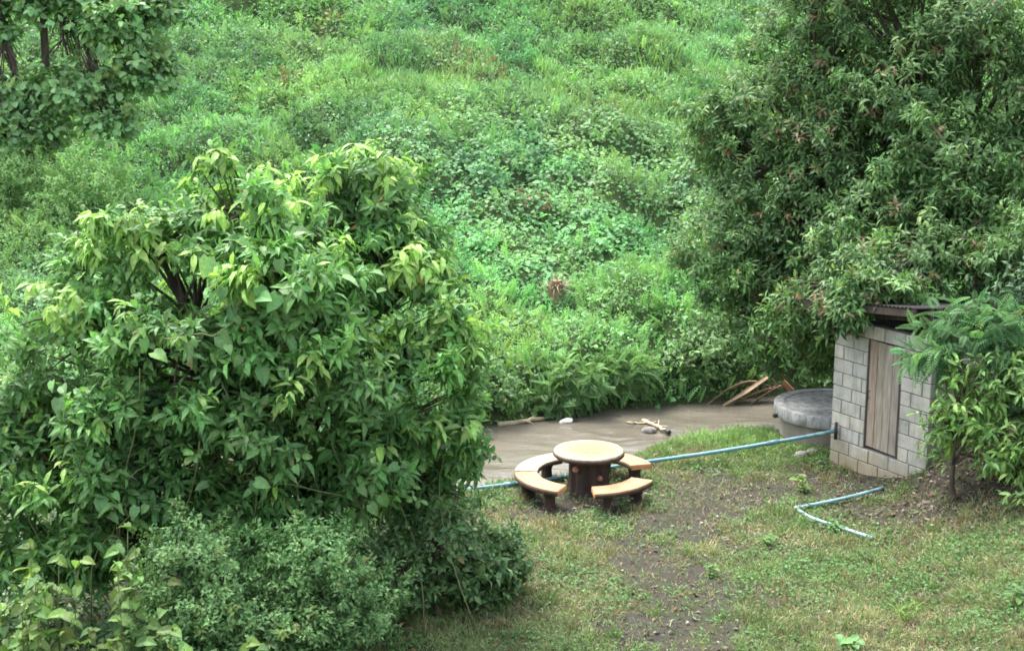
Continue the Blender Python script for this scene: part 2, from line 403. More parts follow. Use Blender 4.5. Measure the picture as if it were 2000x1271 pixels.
# ------------------------------------------------------------------ hillside cover (uncountable ground cover)
def hill_cover():
    N = 560000
    x = rng.uniform(-1, 1, N); y = 21.4 + 35 * rng.random(N) ** 1.12
    x = x * (.40 * y + 1.6)
    k = y > far_edge(x) + .1; x = x[k]; y = y[k]
    e = .12
    z = hill_base(x, y); mh = mound_at(x, y)
    gxx = (mound_at(x + e, y) - mound_at(x - e, y)) / (2 * e); gyy = (mound_at(x, y + e) - mound_at(x, y - e)) / (2 * e) + .3
    up = nrm(np.stack([-gxx, -gyy, np.ones_like(x)], -1))
    z = z + mh
    mid = mound_id[np.clip(((y - HY0) / HS).round().astype(int), 0, HNY - 1), np.clip(((x - HX0) / HS).round().astype(int), 0, HNX - 1)]
    mr = np.random.default_rng(5).random((len(mounds) + 1, 4)); mr = mr[mid]
    n1 = fbm(x * .35, y * .35, 61); n2 = fbm(x * .16 + 3, y * .16, 63)
    # kinds: broad vine (middle right band), fine shrub, long grass
    vine = sm(27.5, 28.7, y + (n1 - .5) * 3) * (1 - sm(33.5, 37, y + (n2 - .5) * 8)) * sm(-3.5, -.5, x + (n1 - .5) * 6)
    grassy = sm(.5, .6, n2 + .06 * (y - 38) / 8) * sm(30, 33, y) * (mr[:, 3] > .35)
    u = rng.random(len(x))
    isv = u < np.maximum(vine * (.3 + .5 * sm(.4, .55, n1)), .16 * sm(.35, .6, n1)); isg = (~isv) & (u < .2 + grassy * .4) & (grassy > .3)
    isf = ~(isv | isg)
    bright = .45 * mr[:, 0] + .55 * sm(.3, .7, fbm(x * .5, y * .5, 66)); hue = .35 * mr[:, 1] + .65 * sm(.3, .7, fbm(x * .4 + 20, y * .4, 67))
    low = 1 - sm(26.5, 29, y)
    base = np.stack([.150 + .07 * hue * bright, .275 + .085 * bright, .130 + .025 * (1 - hue)], -1)
    lowf = fbm(x * .3 + 8, y * .3, 65)
    base = base * (1 + .18 * low[:, None]) * (.7 + .6 * lowf[:, None])
    brown = (mr[:, 2] > .98)[:, None] * (rng.random(len(x)) < .3)[:, None]
    base = np.where(brown, np.array([.17, .13, .075]), base)
    dark = (mr[:, 2] < .16)[:, None]; base = np.where(dark, base * np.array([.7, .8, .85]), base)
    out = []
    far = 1 + .45 * sm(26, 46, y)
    # vine: broad, nearly flat leaves in tiers
    i = np.where(isv & (rng.random(len(x)) < .55))[0]; n = len(i)
    d = nrm(np.stack([rng.normal(size=n), rng.normal(size=n) - .5, rng.normal(size=n) * .25 - .25], -1) + up[i] * -.1)
    nn = nrm(up[i] * .7 + np.array([0, -.25, .9]) + rng.normal(size=(n, 3)) * .28)
    pos = np.stack([x[i], y[i], z[i] + rng.uniform(-.12, .14, n)], -1)
    L = rng.uniform(.08, .16, n)
    mb = MB(); put(mb, 'kite', pos, d, nn, L, L * rng.uniform(.7, .95, n), jitter_col(rng, base[i] * np.array([.9, .97, .85]), .17))
    tag(mb.build('vine_cover', M['soft_leaf']), 'dense broad leaved creeper blanketing the middle of the far hillside', 'ground cover', kind='stuff')
    # shrubby fine leaves
    i = np.where(isf)[0]; n = len(i)
    d = nrm(up[i] * rng.uniform(-.1, 1.2, (n, 1)) + rnd_dir(rng, n) * .9)
    nn = nrm(up[i] * .6 + np.array([0, 0, .5]) + rnd_dir(rng, n) * .7)
    pos = np.stack([x[i], y[i], z[i] + rng.uniform(-.16, .13, n) + .12 * rng.random(n) ** 4], -1)
    L = rng.uniform(.07, .13, n) * far[i] * (1 - .15 * low[i])
    mb = MB(); put(mb, 'simple', pos, d, nn, L, L * rng.uniform(.35, .55, n), jitter_col(rng, base[i], .2))
    # feathery sprigs standing out of the mounds
    j = rng.choice(np.where(isf)[0], 9000, replace=False); n = len(j)
    d = nrm(up[j] * .8 + np.array([0, 0, .7]) + rnd_dir(rng, n) * .7); nn = nrm(np.array([0, -.6, .8]) + rnd_dir(rng, n) * .5)
    pos = np.stack([x[j], y[j], z[j] - .05], -1); L = rng.uniform(.2, .4, n)
    put(mb, 'frond', pos, d, nn, L, L * .5, jitter_col(rng, base[j] * np.array([1.15, 1.1, 1.0]), .18))
    tag(mb.build('hillside_scrub', M['soft_leaf']), 'tangled low green scrub covering the far hillside', 'scrub', kind='stuff')
    # long grass
    i = np.where(isg)[0]; i = i[rng.random(len(i)) < .8]; n = len(i)
    d = nrm(np.array([0, 0, 1.0]) + up[i] * .2 + rnd_dir(rng, n) * .6)
    nn = nrm(np.array([0, -.8, .6]) + rnd_dir(rng, n) * .6)
    pos = np.stack([x[i], y[i], z[i] - .1], -1); L = rng.uniform(.2, .5, n)
    mb = MB(); put(mb, 'blade', pos, d, nn, L, rng.uniform(.014, .03, n) * far[i], jitter_col(rng, base[i] * np.array([1.2, 1.15, .85]), .18))
    tag(mb.build('hillside_grass', M['grass']), 'long bright grass growing between scrub on the upper hillside', 'grass', kind='stuff')
hill_cover()

# ------------------------------------------------------------------ plants
CP, SP = math.cos(PITCH), math.sin(PITCH)
def seen_from_photo(pos):
    """distance and picture position, used only to pick which leaves become parts of their own"""
    z = pos[:, 2] - CAM_Z; dep = pos[:, 1] * CP - z * SP; u = pos[:, 1] * SP + z * CP
    return 512 + 1422 * pos[:, 0] / dep, 325 - 1422 * u / dep, dep
def foliage(rng, lobes, twigs, per, L, wr, droop=.5, shell=(.72, 1.05), twl=.3, pal=((.05, .12, .04), (.09, .19, .05)), flush=0.0,
            flush_col=(.26, .34, .09), odd=0.0, odd_col=(.2, .12, .06), zmin=-.8, jit=.16, flush_top=.25, flush_pts=(), spread=.95, tones=None, rough=.3, gap=0.0):
    lobes = np.array(lobes, float)
    area = (lobes[:, 3] * lobes[:, 4] + lobes[:, 4] * lobes[:, 5] + lobes[:, 3] * lobes[:, 5])
    cnt = np.maximum(4, (twigs * area / area.sum()).astype(int)); li = np.repeat(np.arange(len(lobes)), cnt); n = len(li)
    u = rnd_dir(rng, n)
    for _ in range(3):
        b = u[:, 2] < zmin; u[b] = rnd_dir(rng, b.sum())
    c = lobes[li, :3]; r = lobes[li, 3:]
    wob = 1 + rough * (vnoise(u[:, 0] * 3.6 + li * 7, u[:, 2] * 3.6 + u[:, 1] * 2.5, 9) - .55) * 2
    p = c + u * r * (rng.uniform(*shell, n) * wob)[:, None]
    keep = np.ones(n, bool)
    for k in range(len(lobes)):
        q = np.linalg.norm((p - lobes[k, :3]) / lobes[k, 3:], axis=1)
        keep &= ~((q < .62) & (li != k))
    if gap: keep &= .5 * vnoise(p[:, 0] * 2.1, p[:, 2] * 2.1 + p[:, 1] * .9, 19) + .5 * vnoise(p[:, 0] * 3.4 + p[:, 1], p[:, 2] * 3.4, 23) > gap
    keep &= p[:, 2] > ground_z(p[:, 0], p[:, 1]) + .06
    u, p, li = u[keep], p[keep], li[keep]; n = len(p)
    a = nrm(u * np.array([1, 1, .6]) + np.array([0, 0, .32]) + rng.normal(size=(n, 3)) * .28)
    pal = np.array(pal); tv = rng.random(n); twc = pal[0] + (pal[1] - pal[0]) * tv[:, None]
    lt = rng.uniform(.78, 1.25, len(lobes)) if tones is None else np.array(tones); twc = twc * lt[li][:, None]
    fl = (rng.random(n) < flush * 2) & (u[:, 2] > flush_top) & (rng.random(n) < .5)
    for (fx, fy, fz, fr) in flush_pts:
        fl |= (np.linalg.norm(p - np.array([fx, fy, fz]), axis=1) < fr) & (rng.random(n) < .75) & (u[:, 2] > -.1)
    od = rng.random(n) < odd
    twc[fl] = np.array(flush_col) * rng.uniform(.75, 1.15, (fl.sum(), 1)); twc[od] = np.array(odd_col)
    k = np.repeat(np.arange(n), per); N = len(k); idx = np.tile(np.arange(per), n)
    ref = rnd_dir(rng, n); e1 = nrm(np.cross(a, ref)); e2 = np.cross(a, e1)
    ang = idx * 2.4 + rng.normal(size=N) * .3
    e = e1[k] * np.cos(ang)[:, None] + e2[k] * np.sin(ang)[:, None]
    tt = idx / max(per - 1, 1)
    pos = p[k] - a[k] * (tt * twl * rng.uniform(.7, 1.1, N))[:, None] + rng.normal(size=(N, 3)) * .02
    flk = fl[k]
    d = nrm(a[k] * (1 - .75 * tt)[:, None] + e * spread + np.array([0, 0, -1.]) * (droop + .85 * flk + rng.normal(size=N) * .15)[:, None])
    nn = nrm(np.array([0, 0, .75]) + u[k] * .75 + rng.normal(size=(N, 3)) * .3)
    ln = rng.uniform(L[0], L[1], N) * (1 + .12 * flk)
    cc = jitter_col(rng, twc[k], jit)
    cc = np.where((rng.random(N) < .004)[:, None], np.array([.22, .18, .06]), cc)
    g = pos[:, 2] > ground_z(pos[:, 0], pos[:, 1]) + .02
    return [q[g] for q in (pos, d, nn, ln, ln * wr * rng.uniform(.85, 1.15, N), cc)] + [p]
def pick_leaves(F, n, cell=7):
    """the n leaves that show largest: nearest leaf in each small cell of the view, then the widest"""
    pos, d, nn, L, W, c = F[:6]
    tip = pos + nrm(d) * (L * .5)[:, None]
    px, py, dep = seen_from_photo(tip)
    ok = (px > 3) & (px < 1021) & (py > 3) & (py < 647)
    key = np.where(ok, (px // cell).astype(int) * 1000 + (py // cell).astype(int), -1)
    o = np.lexsort((dep, key)); k = key[o]; first = np.r_[True, k[1:] != k[:-1]] & (k >= 0)
    cand = o[first]
    view = nrm(np.array([0, 0, CAM_Z]) - tip[cand]); x, y, z = basis(d[cand], nn[cand])
    sc = L[cand] * W[cand] / dep[cand] ** 2 * np.abs((z * view).sum(1))
    return cand[np.argsort(-sc)[:n]]
_lm = {}
def leaf_objects(F, sel, kind, m, parent, name='leaf'):
    """each chosen leaf is an object; alike leaves share mesh data (a few tints per kind)"""
    pos, d, nn, L, W, c = F[:6]
    x, y, z = basis(d[sel], nn[sel])
    for q, i in enumerate(sel):
        ck = (kind, m.name, tuple(np.round(c[i] / .03).astype(int)))
        if ck not in _lm:
            t = TPL[kind]; cc = np.clip(np.maximum(np.array(ck[2]), .4)[None] * .03 * t['s'][:, None], .002, .9)
            me = raw_mesh(name, t['v'], t['f'], cc); me.materials.append(m); _lm[ck] = me
        o = bpy.data.objects.new(name, _lm[ck]); col.objects.link(o); o.parent = parent
        mt = np.eye(4); mt[:3, 0] = x[q] * W[i]; mt[:3, 1] = y[q] * L[i]; mt[:3, 2] = z[q] * L[i]; mt[:3, 3] = pos[i] - np.array(parent.location)
        o.matrix_local = Matrix(mt.tolist())
def shift(mb, loc):
    for v in mb.v: v -= np.array(loc)
    return mb
def bez(a, b, up=.3, n=7, rng=None, wob=.0):
    a = np.array(a, float); b = np.array(b, float); m_ = (a + b) / 2; m_[2] += up
    t = np.linspace(0, 1, n)[:, None]
    q = (1 - t) ** 2 * a + 2 * t * (1 - t) * m_ + t * t * b
    if rng is not None: q[1:-1] += rng.normal(size=(n - 2, 3)) * wob
    return q
def woody(name, base, lobes, F, kind, m, label, cat, group=None, trunk_r=.12, fork=None, singles=0, twigs=30, seed=1, trunks=None, part='foliage'):
    rg = np.random.default_rng(seed); lobes = np.array(lobes, float)
    root = empty(name, base); tag(root, label, cat, group)
    base = np.array(base, float)
    fork = np.array(fork if fork is not None else base + np.array([0, 0, .4 * (lobes[:, 2].mean() - base[2])]), float)
    for q, (b0, f0) in enumerate(trunks or [(base, fork)]):
        mb = MB(); b0 = np.array(b0, float); f0 = np.array(f0, float)
        pts = bez(b0 - np.array([0, 0, .15]), f0, .1, 8, rg, trunk_r * .25)
        tube(mb, pts, np.linspace(trunk_r * 1.25, trunk_r * .8, 8), 9); shift(mb, base).build('trunk', M['bark'], root, True)
    tips = F[6]
    for k, lb in enumerate(lobes):
        mb = MB(); f0 = fork
        if trunks: f0 = np.array(min((tr[1] for tr in trunks), key=lambda q: np.linalg.norm(np.array(q) - lb[:3])))
        pts = bez(f0, lb[:3], .25, 7, rg, .04); tube(mb, pts, np.linspace(trunk_r * .6, trunk_r * .2, 7), 6)
        near = np.where(np.linalg.norm((tips - lb[:3]) / lb[3:], axis=1) < 1.25)[0]
        for i in rg.permutation(near)[:twigs]:
            tube(mb, bez(pts[rg.integers(3, 7)], tips[i], .08, 4), np.linspace(trunk_r * .16 + .003, .003, 4), 4, cap=False)
        shift(mb, base).build('limb', M['bark'], root, True)
    sel = pick_leaves(F, singles) if singles else np.array([], int)
    mask = np.ones(len(F[0]), bool); mask[sel] = False
    mb = MB(); put(mb, kind, *[q[mask] for q in F[:6]])
    fo = shift(mb, base).build(part, m, root); fo['kind'] = 'stuff'
    if singles: leaf_objects(F, sel, kind, m, root)
    return root

# --- the big left tree with pale drooping new leaves
LT = [(-2.8, 15.2, 4.55, .85, .8, .62), (-1.62, 16.0, 4.72, .68, .65, .62), (-1.6, 15.9, 4.2, .5, .45, .5), (-3.75, 15.0, 4.1, .85, .8, .66), (-4.75, 15.0, 3.42, .75, .8, .6),
      (-1.12, 15.5, 3.78, .72, .7, .58), (-2.25, 14.5, 3.88, .85, .75, .66), (-3.4, 14.3, 3.36, .85, .75, .66), (-.98, 15.1, 3.02, .74, .7, .6),
      (-1.98, 14.4, 2.98, .85, .7, .62), (-2.85, 14.2, 2.46, .85, .7, .62), (-4.2, 14.4, 2.6, .85, .75, .65), (-5.3, 14.8, 2.45, .7, .7, .7),
      (-.86, 15.3, 2.12, .64, .7, .62), (-1.62, 14.8, 2.02, .78, .65, .66), (-3.95, 14.2, 1.82, .85, .6, .6), (-5.0, 14.4, 1.7, .75, .6, .6),
      (-2.9, 14.6, 1.5, .8, .6, .55), (-1.0, 15.5, 1.3, .6, .5, .5), (-2.9, 16.1, 3.2, 1.5, .8, 1.2), (-4.3, 14.3, 1.0, .8, .5, .6), (-5.2, 14.3, .9, .7, .5, .6), (-3.4, 14.3, .9, .7, .5, .6), (-2.1, 14.9, 1.35, .75, .5, .65)]
rg = np.random.default_rng(101)
def sprays(rg, lobes, n, r, zmin=-.1, out=(.95, 1.25)):
    """small leafy tufts standing out of the crown's lobes"""
    L = np.array(lobes); k = rg.integers(0, len(L), n * 3); u = rnd_dir(rg, n * 3); u[:, 1] -= .35; u = nrm(u); ok = u[:, 2] > zmin; k, u = k[ok][:n], u[ok][:n]
    c = L[k, :3] + u * L[k, 3:] * rg.uniform(*out, (len(k), 1)); q = rg.uniform(*r, (len(k), 1))
    return [tuple(v) for v in np.hstack([c, q * rg.uniform(.8, 1.3, (len(k), 1)), q, q * rg.uniform(.6, .9, (len(k), 1))])]
FP = [(-2.75, 14.7, 4.75, .6), (-1.0, 15.1, 4.05, .55), (-4.75, 14.6, 3.75, .45), (-4.1, 14.6, 4.55, .5), (-2.6, 14.0, 3.95, .4), (-1.5, 14.4, 3.3, .4),
      (-.6, 15.0, 3.3, .4), (-1.3, 15.7, 5.0, .45), (-2.1, 15.5, 5.1, .4), (-3.3, 15.0, 5.0, .35), (-.55, 15.2, 2.9, .3), (-.5, 15.4, 3.6, .3)]
LT = [(a, b, c, p * .9, q * .9, r * .87) for (a, b, c, p, q, r) in LT]
LS = LT + sprays(rg, LT, 95, (.14, .27))
F = foliage(rg, LS, 4900, 12, (.09, .21), .34, .22, (.7, 1.06), .26, ((.076, .175, .058), (.155, .31, .096)), .14, (.33, .52, .15), zmin=-.7, flush_pts=FP, rough=.6, gap=.31, tones=np.r_[rg.uniform(.75, 1.15, len(LT)), rg.uniform(.85, 1.5, len(LS) - len(LT))])
woody('mango_tree', (-2.9, 15.5, 0), LT, F, 'lance', M['glossy_leaf'], 'large bushy tree with long drooping leaves and pale new tips filling the left foreground', 'tree',
      trunk_r=.15, fork=(-2.7, 15.4, 1.3), singles=300, seed=3)

# --- dark spreading tree over the shed
RT = [(5.0, 24.2, 6.6, 1.0, .9, .9), (4.35, 24.4, 5.2, .85, .9, .9), (4.1, 24.2, 3.95, .9, .9, .9), (3.55, 23.8, 2.85, .75, .8, .75), (4.6, 23.4, 2.35, .85, .8, .75),
      (5.2, 23.4, 4.3, 1.0, .8, .9), (6.2, 23.0, 5.5, 1.05, .9, .95), (7.3, 22.9, 6.5, 1.1, .9, .95), (6.9, 22.2, 4.5, 1.0, .8, .85), (5.95, 22.5, 3.7, .9, .8, .8),
      (5.0, 22.6, 1.95, .62, .6, .72), (4.3, 23.8, 1.55, .7, .6, .7), (7.5, 21.7, 3.4, .9, .8, .8), (6.5, 21.9, 3.5, .75, .7, .7), (7.7, 21.4, 2.3, .8, .7, .75),
      (5.9, 23.7, 7.3, 1.2, .9, .8), (8.3, 22.4, 5.3, 1.1, .9, 1.1), (5.4, 22.7, 3.0, .75, .6, .6), (8.5, 22.5, 3.4, 1.0, .9, 1.0), (6.5, 24.2, 5.0, 1.8, .8, 2.0), (3.45, 24.6, 4.6, .55, .6, .55), (4.35, 21.4, 2.35, .5, .45, .5), (4.75, 20.15, 2.45, .42, .3, .42), (5.3, 21.2, 3.0, .75, .7, .45), (5.5, 20.2, 2.95, .5, .5, .25), (5.15, 19.95, 2.85, .45, .35, .2), (4.55, 21.9, 1.75, .45, .4, .5),
      (6.2, 20.7, 3.25, .8, .6, .5), (7.2, 20.4, 2.9, .8, .6, .6), (7.9, 20.2, 3.6, .9, .7, .8), (4.7, 23.2, 1.25, .75, .55, .55), (5.2, 23.0, 1.2, .6, .5, .5), (3.9, 24.0, 2.1, .6, .6, .6), (5.3, 23.9, 5.6, .9, .7, .8), (4.4, 23.6, 3.2, .8, .6, .6), (5.0, 23.2, 3.4, .7, .5, .6), (8.0, 20.6, 2.7, .8, .6, .6)]
rg = np.random.default_rng(102)
RS = RT + sprays(rg, RT, 110, (.16, .32), -.4)
F = foliage(rg, RS, 9600, 11, (.10, .165), .32, .35, (.7, 1.08), .28, ((.068, .138, .054), (.148, .258, .094)), .05, (.19, .29, .10), odd=.03, odd_col=(.17, .12, .07), zmin=-.9, rough=.45, tones=np.r_[rg.uniform(.75, 1.1, len(RT)), rg.uniform(.8, 1.45, len(RS) - len(RT))])
woody('longan_tree', (8.3, 24.2, -.1), RT, F, 'lance', M['glossy_leaf'], 'dark spreading tree with brown flecked crown hanging over the block shed', 'tree',
      trunk_r=.22, fork=(7.9, 23.9, 2.8), singles=300, seed=4)

# --- broad leaved tree with several stems on the far slope, top left
TT = [(-8.3, 30.0, 6.6, 1.0, .9, .85), (-9.6, 30.2, 7.3, 1.2, 1.0, .9), (-7.6, 30.0, 5.6, .75, .8, .65), (-9.0, 29.6, 5.2, 1.0, .8, .6), (-10.6, 29.8, 5.1, .9, .8, .55), (-8.2, 29.4, 4.6, .7, .7, .5), (-11.2, 30.2, 7.0, .9, .8, .8), (-7.3, 30.3, 6.9, .65, .7, .55), (-10.0, 29.4, 4.4, .9, .6, .5), (-11.2, 29.4, 4.6, .9, .6, .6), (-10.6, 30.0, 6.4, .5, .5, .35)]
rg = np.random.default_rng(103)
F = foliage(rg, TT, 1700, 7, (.12, .22), .66, .35, (.6, 1.05), .3, ((.14, .27, .115), (.24, .40, .165)), .08, (.22, .33, .09), zmin=-.8, jit=.16)
gz = float(ground_z(-9.9, 30.4))
woody('teak_tree', (-9.9, 30.4, gz), TT, F, 'oval', M['leaf'], 'broad leaved tree with bare dark stems at the top left of the hillside', 'tree', trunk_r=.085, singles=220, seed=5,
      trunks=[((-10.1, 30.4, gz), (-10.75, 30.3, 7.7)), ((-9.9, 30.5, gz), (-9.7, 30.3, 7.9))])

def shrub(name, base, lobes, label, cat, kind, m, twigs, per, L, wr, seed, group=None, singles=0, **k):
    rg = np.random.default_rng(seed)
    base = (base[0], base[1], float(ground_z(base[0], base[1])))
    F = foliage(rg, lobes, twigs, per, L, wr, **k)
    return woody(name, base, lobes, F, kind, m, label, cat, group, trunk_r=.035, singles=singles, twigs=24, seed=seed)
# feathery shrubs on the far slope below it
for q, (x, y, z, r, lab) in enumerate([(-10.3, 29.2, 3.5, 1.0, 'tall feathery light green shrub at the left edge below the broad leaved tree'),
                                       (-8.5, 28.6, 3.3, 1.0, 'rounded feathery light green shrub just right of the tall feathery one'),
                                       (-9.3, 27.6, 2.1, .9, 'low feathery shrub in front of the two taller feathery ones'),
                                       (-7.3, 27.8, 2.2, .75, 'small feathery shrub behind the left crown of the big tree')]):
    shrub('feathery_shrub', (x, y), [(x, y, z, r, r * .9, r * .75), (x - .4, y - .2, z - .8, r * .9, r * .8, r * .8), (x + .45, y + .1, z - .7, r * .8, r * .8, r * .7)], lab, 'shrub', 'simple', M['soft_leaf'],
          1000, 16, (.06, .12), .32, 200 + q, 'feathery shrubs on the far slope', droop=.35, pal=((.21, .37, .15), (.32, .49, .2)), twl=.4, zmin=-.5, rough=.4)
# blue green feathery bushes in the foreground
for q, (lob, lab) in enumerate([([(-3.05, 12.9, 1.45, .55, .55, .55), (-2.75, 12.7, .9, .65, .6, .6), (-3.25, 12.6, .8, .5, .5, .5)], 'blue green feathery bush in front of the big left tree, next to the yellow weeds'),
                                ([(-1.95, 13.1, 1.42, .55, .55, .5), (-1.6, 13.1, .9, .6, .55, .55), (-2.15, 12.7, .8, .55, .5, .55)], 'blue green feathery bush beside the lawn at the foot of the left tree')]):
    shrub('indigo_bush', (lob[0][0], lob[0][1]), lob, lab, 'bush', 'kite', M['soft_leaf'], 1000, 18, (.04, .072), .5, 220 + q, 'blue green bushes in the foreground',
          droop=.0, pal=((.092, .195, .075), (.175, .305, .115)), twl=.26, zmin=-.7, flush=.04, flush_col=(.2, .28, .09), rough=.5, spread=1.2)
# leafy bushes at the tree's foot
for q, (lob, lab, c0, c1) in enumerate([([(-.85, 15.0, .85, .6, .55, .6), (-1.3, 14.7, .6, .55, .5, .55), (-.5, 15.2, .45, .5, .5, .4)], 'dark leafy bush between the left tree and the lawn', (.06, .13, .05), (.12, .21, .08)),
                                        ([(-.2, 15.6, .5, .45, .45, .42), (-.35, 15.4, .25, .5, .4, .3)], 'low leafy bush reaching onto the grass right of the left tree', (.07, .15, .055), (.14, .24, .085)),
                                        ([(-1.0, 16.9, .7, .45, .45, .55), (-1.35, 16.5, .95, .55, .5, .7)], 'small dark bush between left tree and the curved benches', (.055, .12, .05), (.105, .19, .075))]):
    shrub('leafy_bush', (lob[0][0], lob[0][1]), lob, lab, 'bush', 'kite', M['leaf'], 420, 8, (.07, .13), .48, 240 + q, 'low bushes at the foot of the left tree', singles=60, droop=.2, pal=(c0, c1), twl=.2, zmin=-.9, flush=.04)
# yellow green pinnate shrubs by the shed
SH = [([(5.78, 17.95, 1.35, .4, .35, .5), (5.95, 17.7, 1.75, .55, .5, .5), (6.3, 17.4, 1.3, .6, .5, .5), (6.7, 17.6, .95, .6, .5, .45), (6.45, 17.5, 2.2, .6, .5, .4), (5.75, 17.75, 2.15, .35, .3, .3)], 'yellow green pinnate shrub leaning in front of the shed wall', ((.13, .26, .085), (.24, .38, .115)), .15),
      ([(5.4, 17.95, 2.3, .28, .28, .28), (5.75, 18.1, 2.6, .5, .45, .36), (6.3, 18.0, 2.6, .55, .5, .45), (6.9, 18.0, 2.3, .6, .5, .5)], 'dark feathery shrub arching over the right end of the shed roof', ((.08, .20, .085), (.15, .29, .125)), .18),
      ([(6.75, 17.0, 1.0, .5, .45, .6), (7.1, 17.2, 1.7, .6, .5, .6)], 'tall pinnate shrub at the right edge of the picture', ((.12, .24, .08), (.22, .36, .11)), .1)]
for q, (lob, lab, pal, fl) in enumerate(SH):
    fine = q == 1
    shrub('pinnate_shrub', (lob[-1][0], lob[-1][1]), lob, lab, 'shrub', 'frondfine' if fine else 'lance', M['soft_leaf'], 120 if fine else 250, 6 if fine else 12, (.2, .36) if fine else (.10, .19), .5 if fine else .3, 260 + q, 'pinnate shrubs by the shed', 0 if fine else 90, droop=.5, pal=pal, twl=.38, rough=.5, zmin=-.8, flush=.03 if fine else fl, flush_col=(.26, .38, .1))
shrub('bank_bush', (8.0, 19.5), [(7.6, 19.6, 1.5, .8, .7, .8), (8.3, 19.0, 2.4, .9, .8, .9), (7.1, 20.3, 2.2, .6, .5, .7), (7.3, 19.2, 2.9, .7, .6, .6)], 'dark leafy bush behind the pinnate shrubs right of the shed', 'bush', 'kite', M['leaf'], 700, 9, (.1, .17), .42, 270, droop=.3, pal=((.045, .10, .05), (.09, .17, .08)))
# bushes along the far waterline
for q, (lob, lab) in enumerate([([(1.1, 24.6, .2, .62, .5, .5), (.75, 24.4, .0, .5, .4, .35)], 'ferny bush dipping into the creek behind the round table'),
                                ([(3.5, 25.6, .45, .6, .55, .6), (3.0, 25.5, .3, .5, .4, .45)], 'dark green bush on the far bank beside the dry sheaths'),
                                ([(-.35, 23.95, .3, .6, .45, .55), (-.9, 23.7, .4, .6, .5, .6)], 'round leaved bush at the waterline next to the left tree'),
                                ([(2.1, 25.1, .25, .55, .4, .45)], 'bright low bush hanging over the far bank in the middle')]):
    shrub('waterside_bush', (lob[0][0], lob[0][1] + .3), lob, lab, 'bush', 'frond' if q in (0, 3) else 'kite', M['leaf'], 260, 6, (.16, .28) if q in (0, 3) else (.09, .15), .5, 280 + q, 'bushes along the far waterline', droop=.35,
          pal=((.12, .235, .09), (.20, .35, .13)), twl=.25, zmin=-.9)

def smooth_path0(pts):
    q = np.array(pts, float)
    for _ in range(3): q[1:-1] = (q[:-2] + 2 * q[1:-1] + q[2:]) / 4
    return q
# --- climbing vine with heart leaves on the left tree
def front_y(x, z, lobes):
    best = 99
    for (a, b, c, rx, ry, rz) in lobes:
        q = 1 - ((x - a) / rx) ** 2 - ((z - c) / rz) ** 2
        if q > 0: best = min(best, b - ry * math.sqrt(q))
    return best if best < 99 else None
def vine(label, pts, seed, nleaf, L):
    rg = np.random.default_rng(seed)
    P3 = []
    for (x, z) in pts:
        y = front_y(x, z, LT) or 14.4
        P3.append((x, y - .06, z))
    P3 = np.array(P3); base = (float(P3[0, 0]), float(P3[0, 1]), float(ground_z(P3[0, 0], P3[0, 1])))
    root = empty('climbing_vine', base); tag(root, label, 'vine', 'heart leaved vines on the left tree')
    tt = np.linspace(0, len(P3) - 1, len(P3) * 5); path = np.stack([np.interp(tt, np.arange(len(P3)), P3[:, k]) for k in range(3)], -1)
    path[0, 2] = base[2]; path[1:-1] += rg.normal(size=(len(path) - 2, 3)) * .03
    mb = MB(); tube(mb, path, .008, 5); shift(mb, base).build('stem', M['vine_stem'], root, True)
    pos = []; d = []; nn = []
    for c in P3[1:]:
        for _ in range(nleaf):
            o = rg.normal(size=3) * np.array([.17, .06, .15]); pos.append(c + o + np.array([0, -.09, 0]))
            d.append(np.array([rg.normal() * .9, -.4 + rg.normal() * .4, -.6 + rg.normal() * .45])); nn.append(np.array([rg.normal() * .5, -.5 + rg.normal() * .35, .8]))
    pos = np.array(pos); d = np.array(d); nn = np.array(nn); n = len(pos); Ls = rg.uniform(*L, n)
    c = jitter_col(rg, np.array([.14, .28, .10])[None] * rg.uniform(.7, 1.3, (n, 1)), .1)
    leaf_objects((pos, d, nn, Ls, Ls * .8, c), np.arange(n), 'heart', M['leaf'], root)
vine('heart leaved vine climbing through the middle of the left tree', [(-2.3, 1.6), (-2.1, 2.2), (-2.3, 3.35), (-2.15, 3.95), (-2.0, 4.2), (-2.55, 4.05), (-2.9, 3.5), (-3.4, 3.5)], 301, 4, (.10, .22))
vine('heart leaved vine low on the left of the big tree', [(-4.4, 1.0), (-3.85, 1.7), (-4.05, 1.85), (-3.6, 2.3), (-4.3, 2.9)], 302, 4, (.10, .19))
vine('heart leaved vine with pale leaves low on the right of the big tree', [(-1.7, .9), (-1.55, 1.75), (-1.4, 2.0), (-1.45, 1.55), (-2.75, 1.95), (-2.6, 2.15)], 303, 4, (.10, .18))

rg = np.random.default_rng(310); CL = [l for l in LT if l[1] < 15.35 and l[2] < 4.2]
F = foliage(rg, CL, 900, 6, (.06, .12), .62, .25, (1.0, 1.14), .22, ((.09, .2, .07), (.17, .31, .10)), .05, (.22, .36, .1), zmin=-.6, rough=.5, gap=.4)
cr = empty('leafy_creeper', (-3.0, 14.2, 0)); tag(cr, 'small leaved creeper draped over the lower front of the left tree', 'creeper')
sel = pick_leaves(F, 160); mask = np.ones(len(F[0]), bool); mask[sel] = False; mb = MB(); put(mb, 'oval', *[q[mask] for q in F[:6]])
o = shift(mb, cr.location).build('foliage', M['leaf'], cr); o['kind'] = 'stuff'; leaf_objects(F, sel, 'oval', M['leaf'], cr)
for k in range(9):
    x0 = -5.0 + .55 * k; zs = np.linspace(.1, rg.uniform(1.8, 3.4), 9); pts = []
    for z in zs:
        xx = x0 + .25 * math.sin(z * 2 + k); pts.append((xx, (front_y(xx, z, LT) or 14.3) - .04, z))
    mb = MB(); tube(mb, smooth_path0(pts), .006, 5); shift(mb, cr.location).build('stem', M['vine_stem'], cr, True)

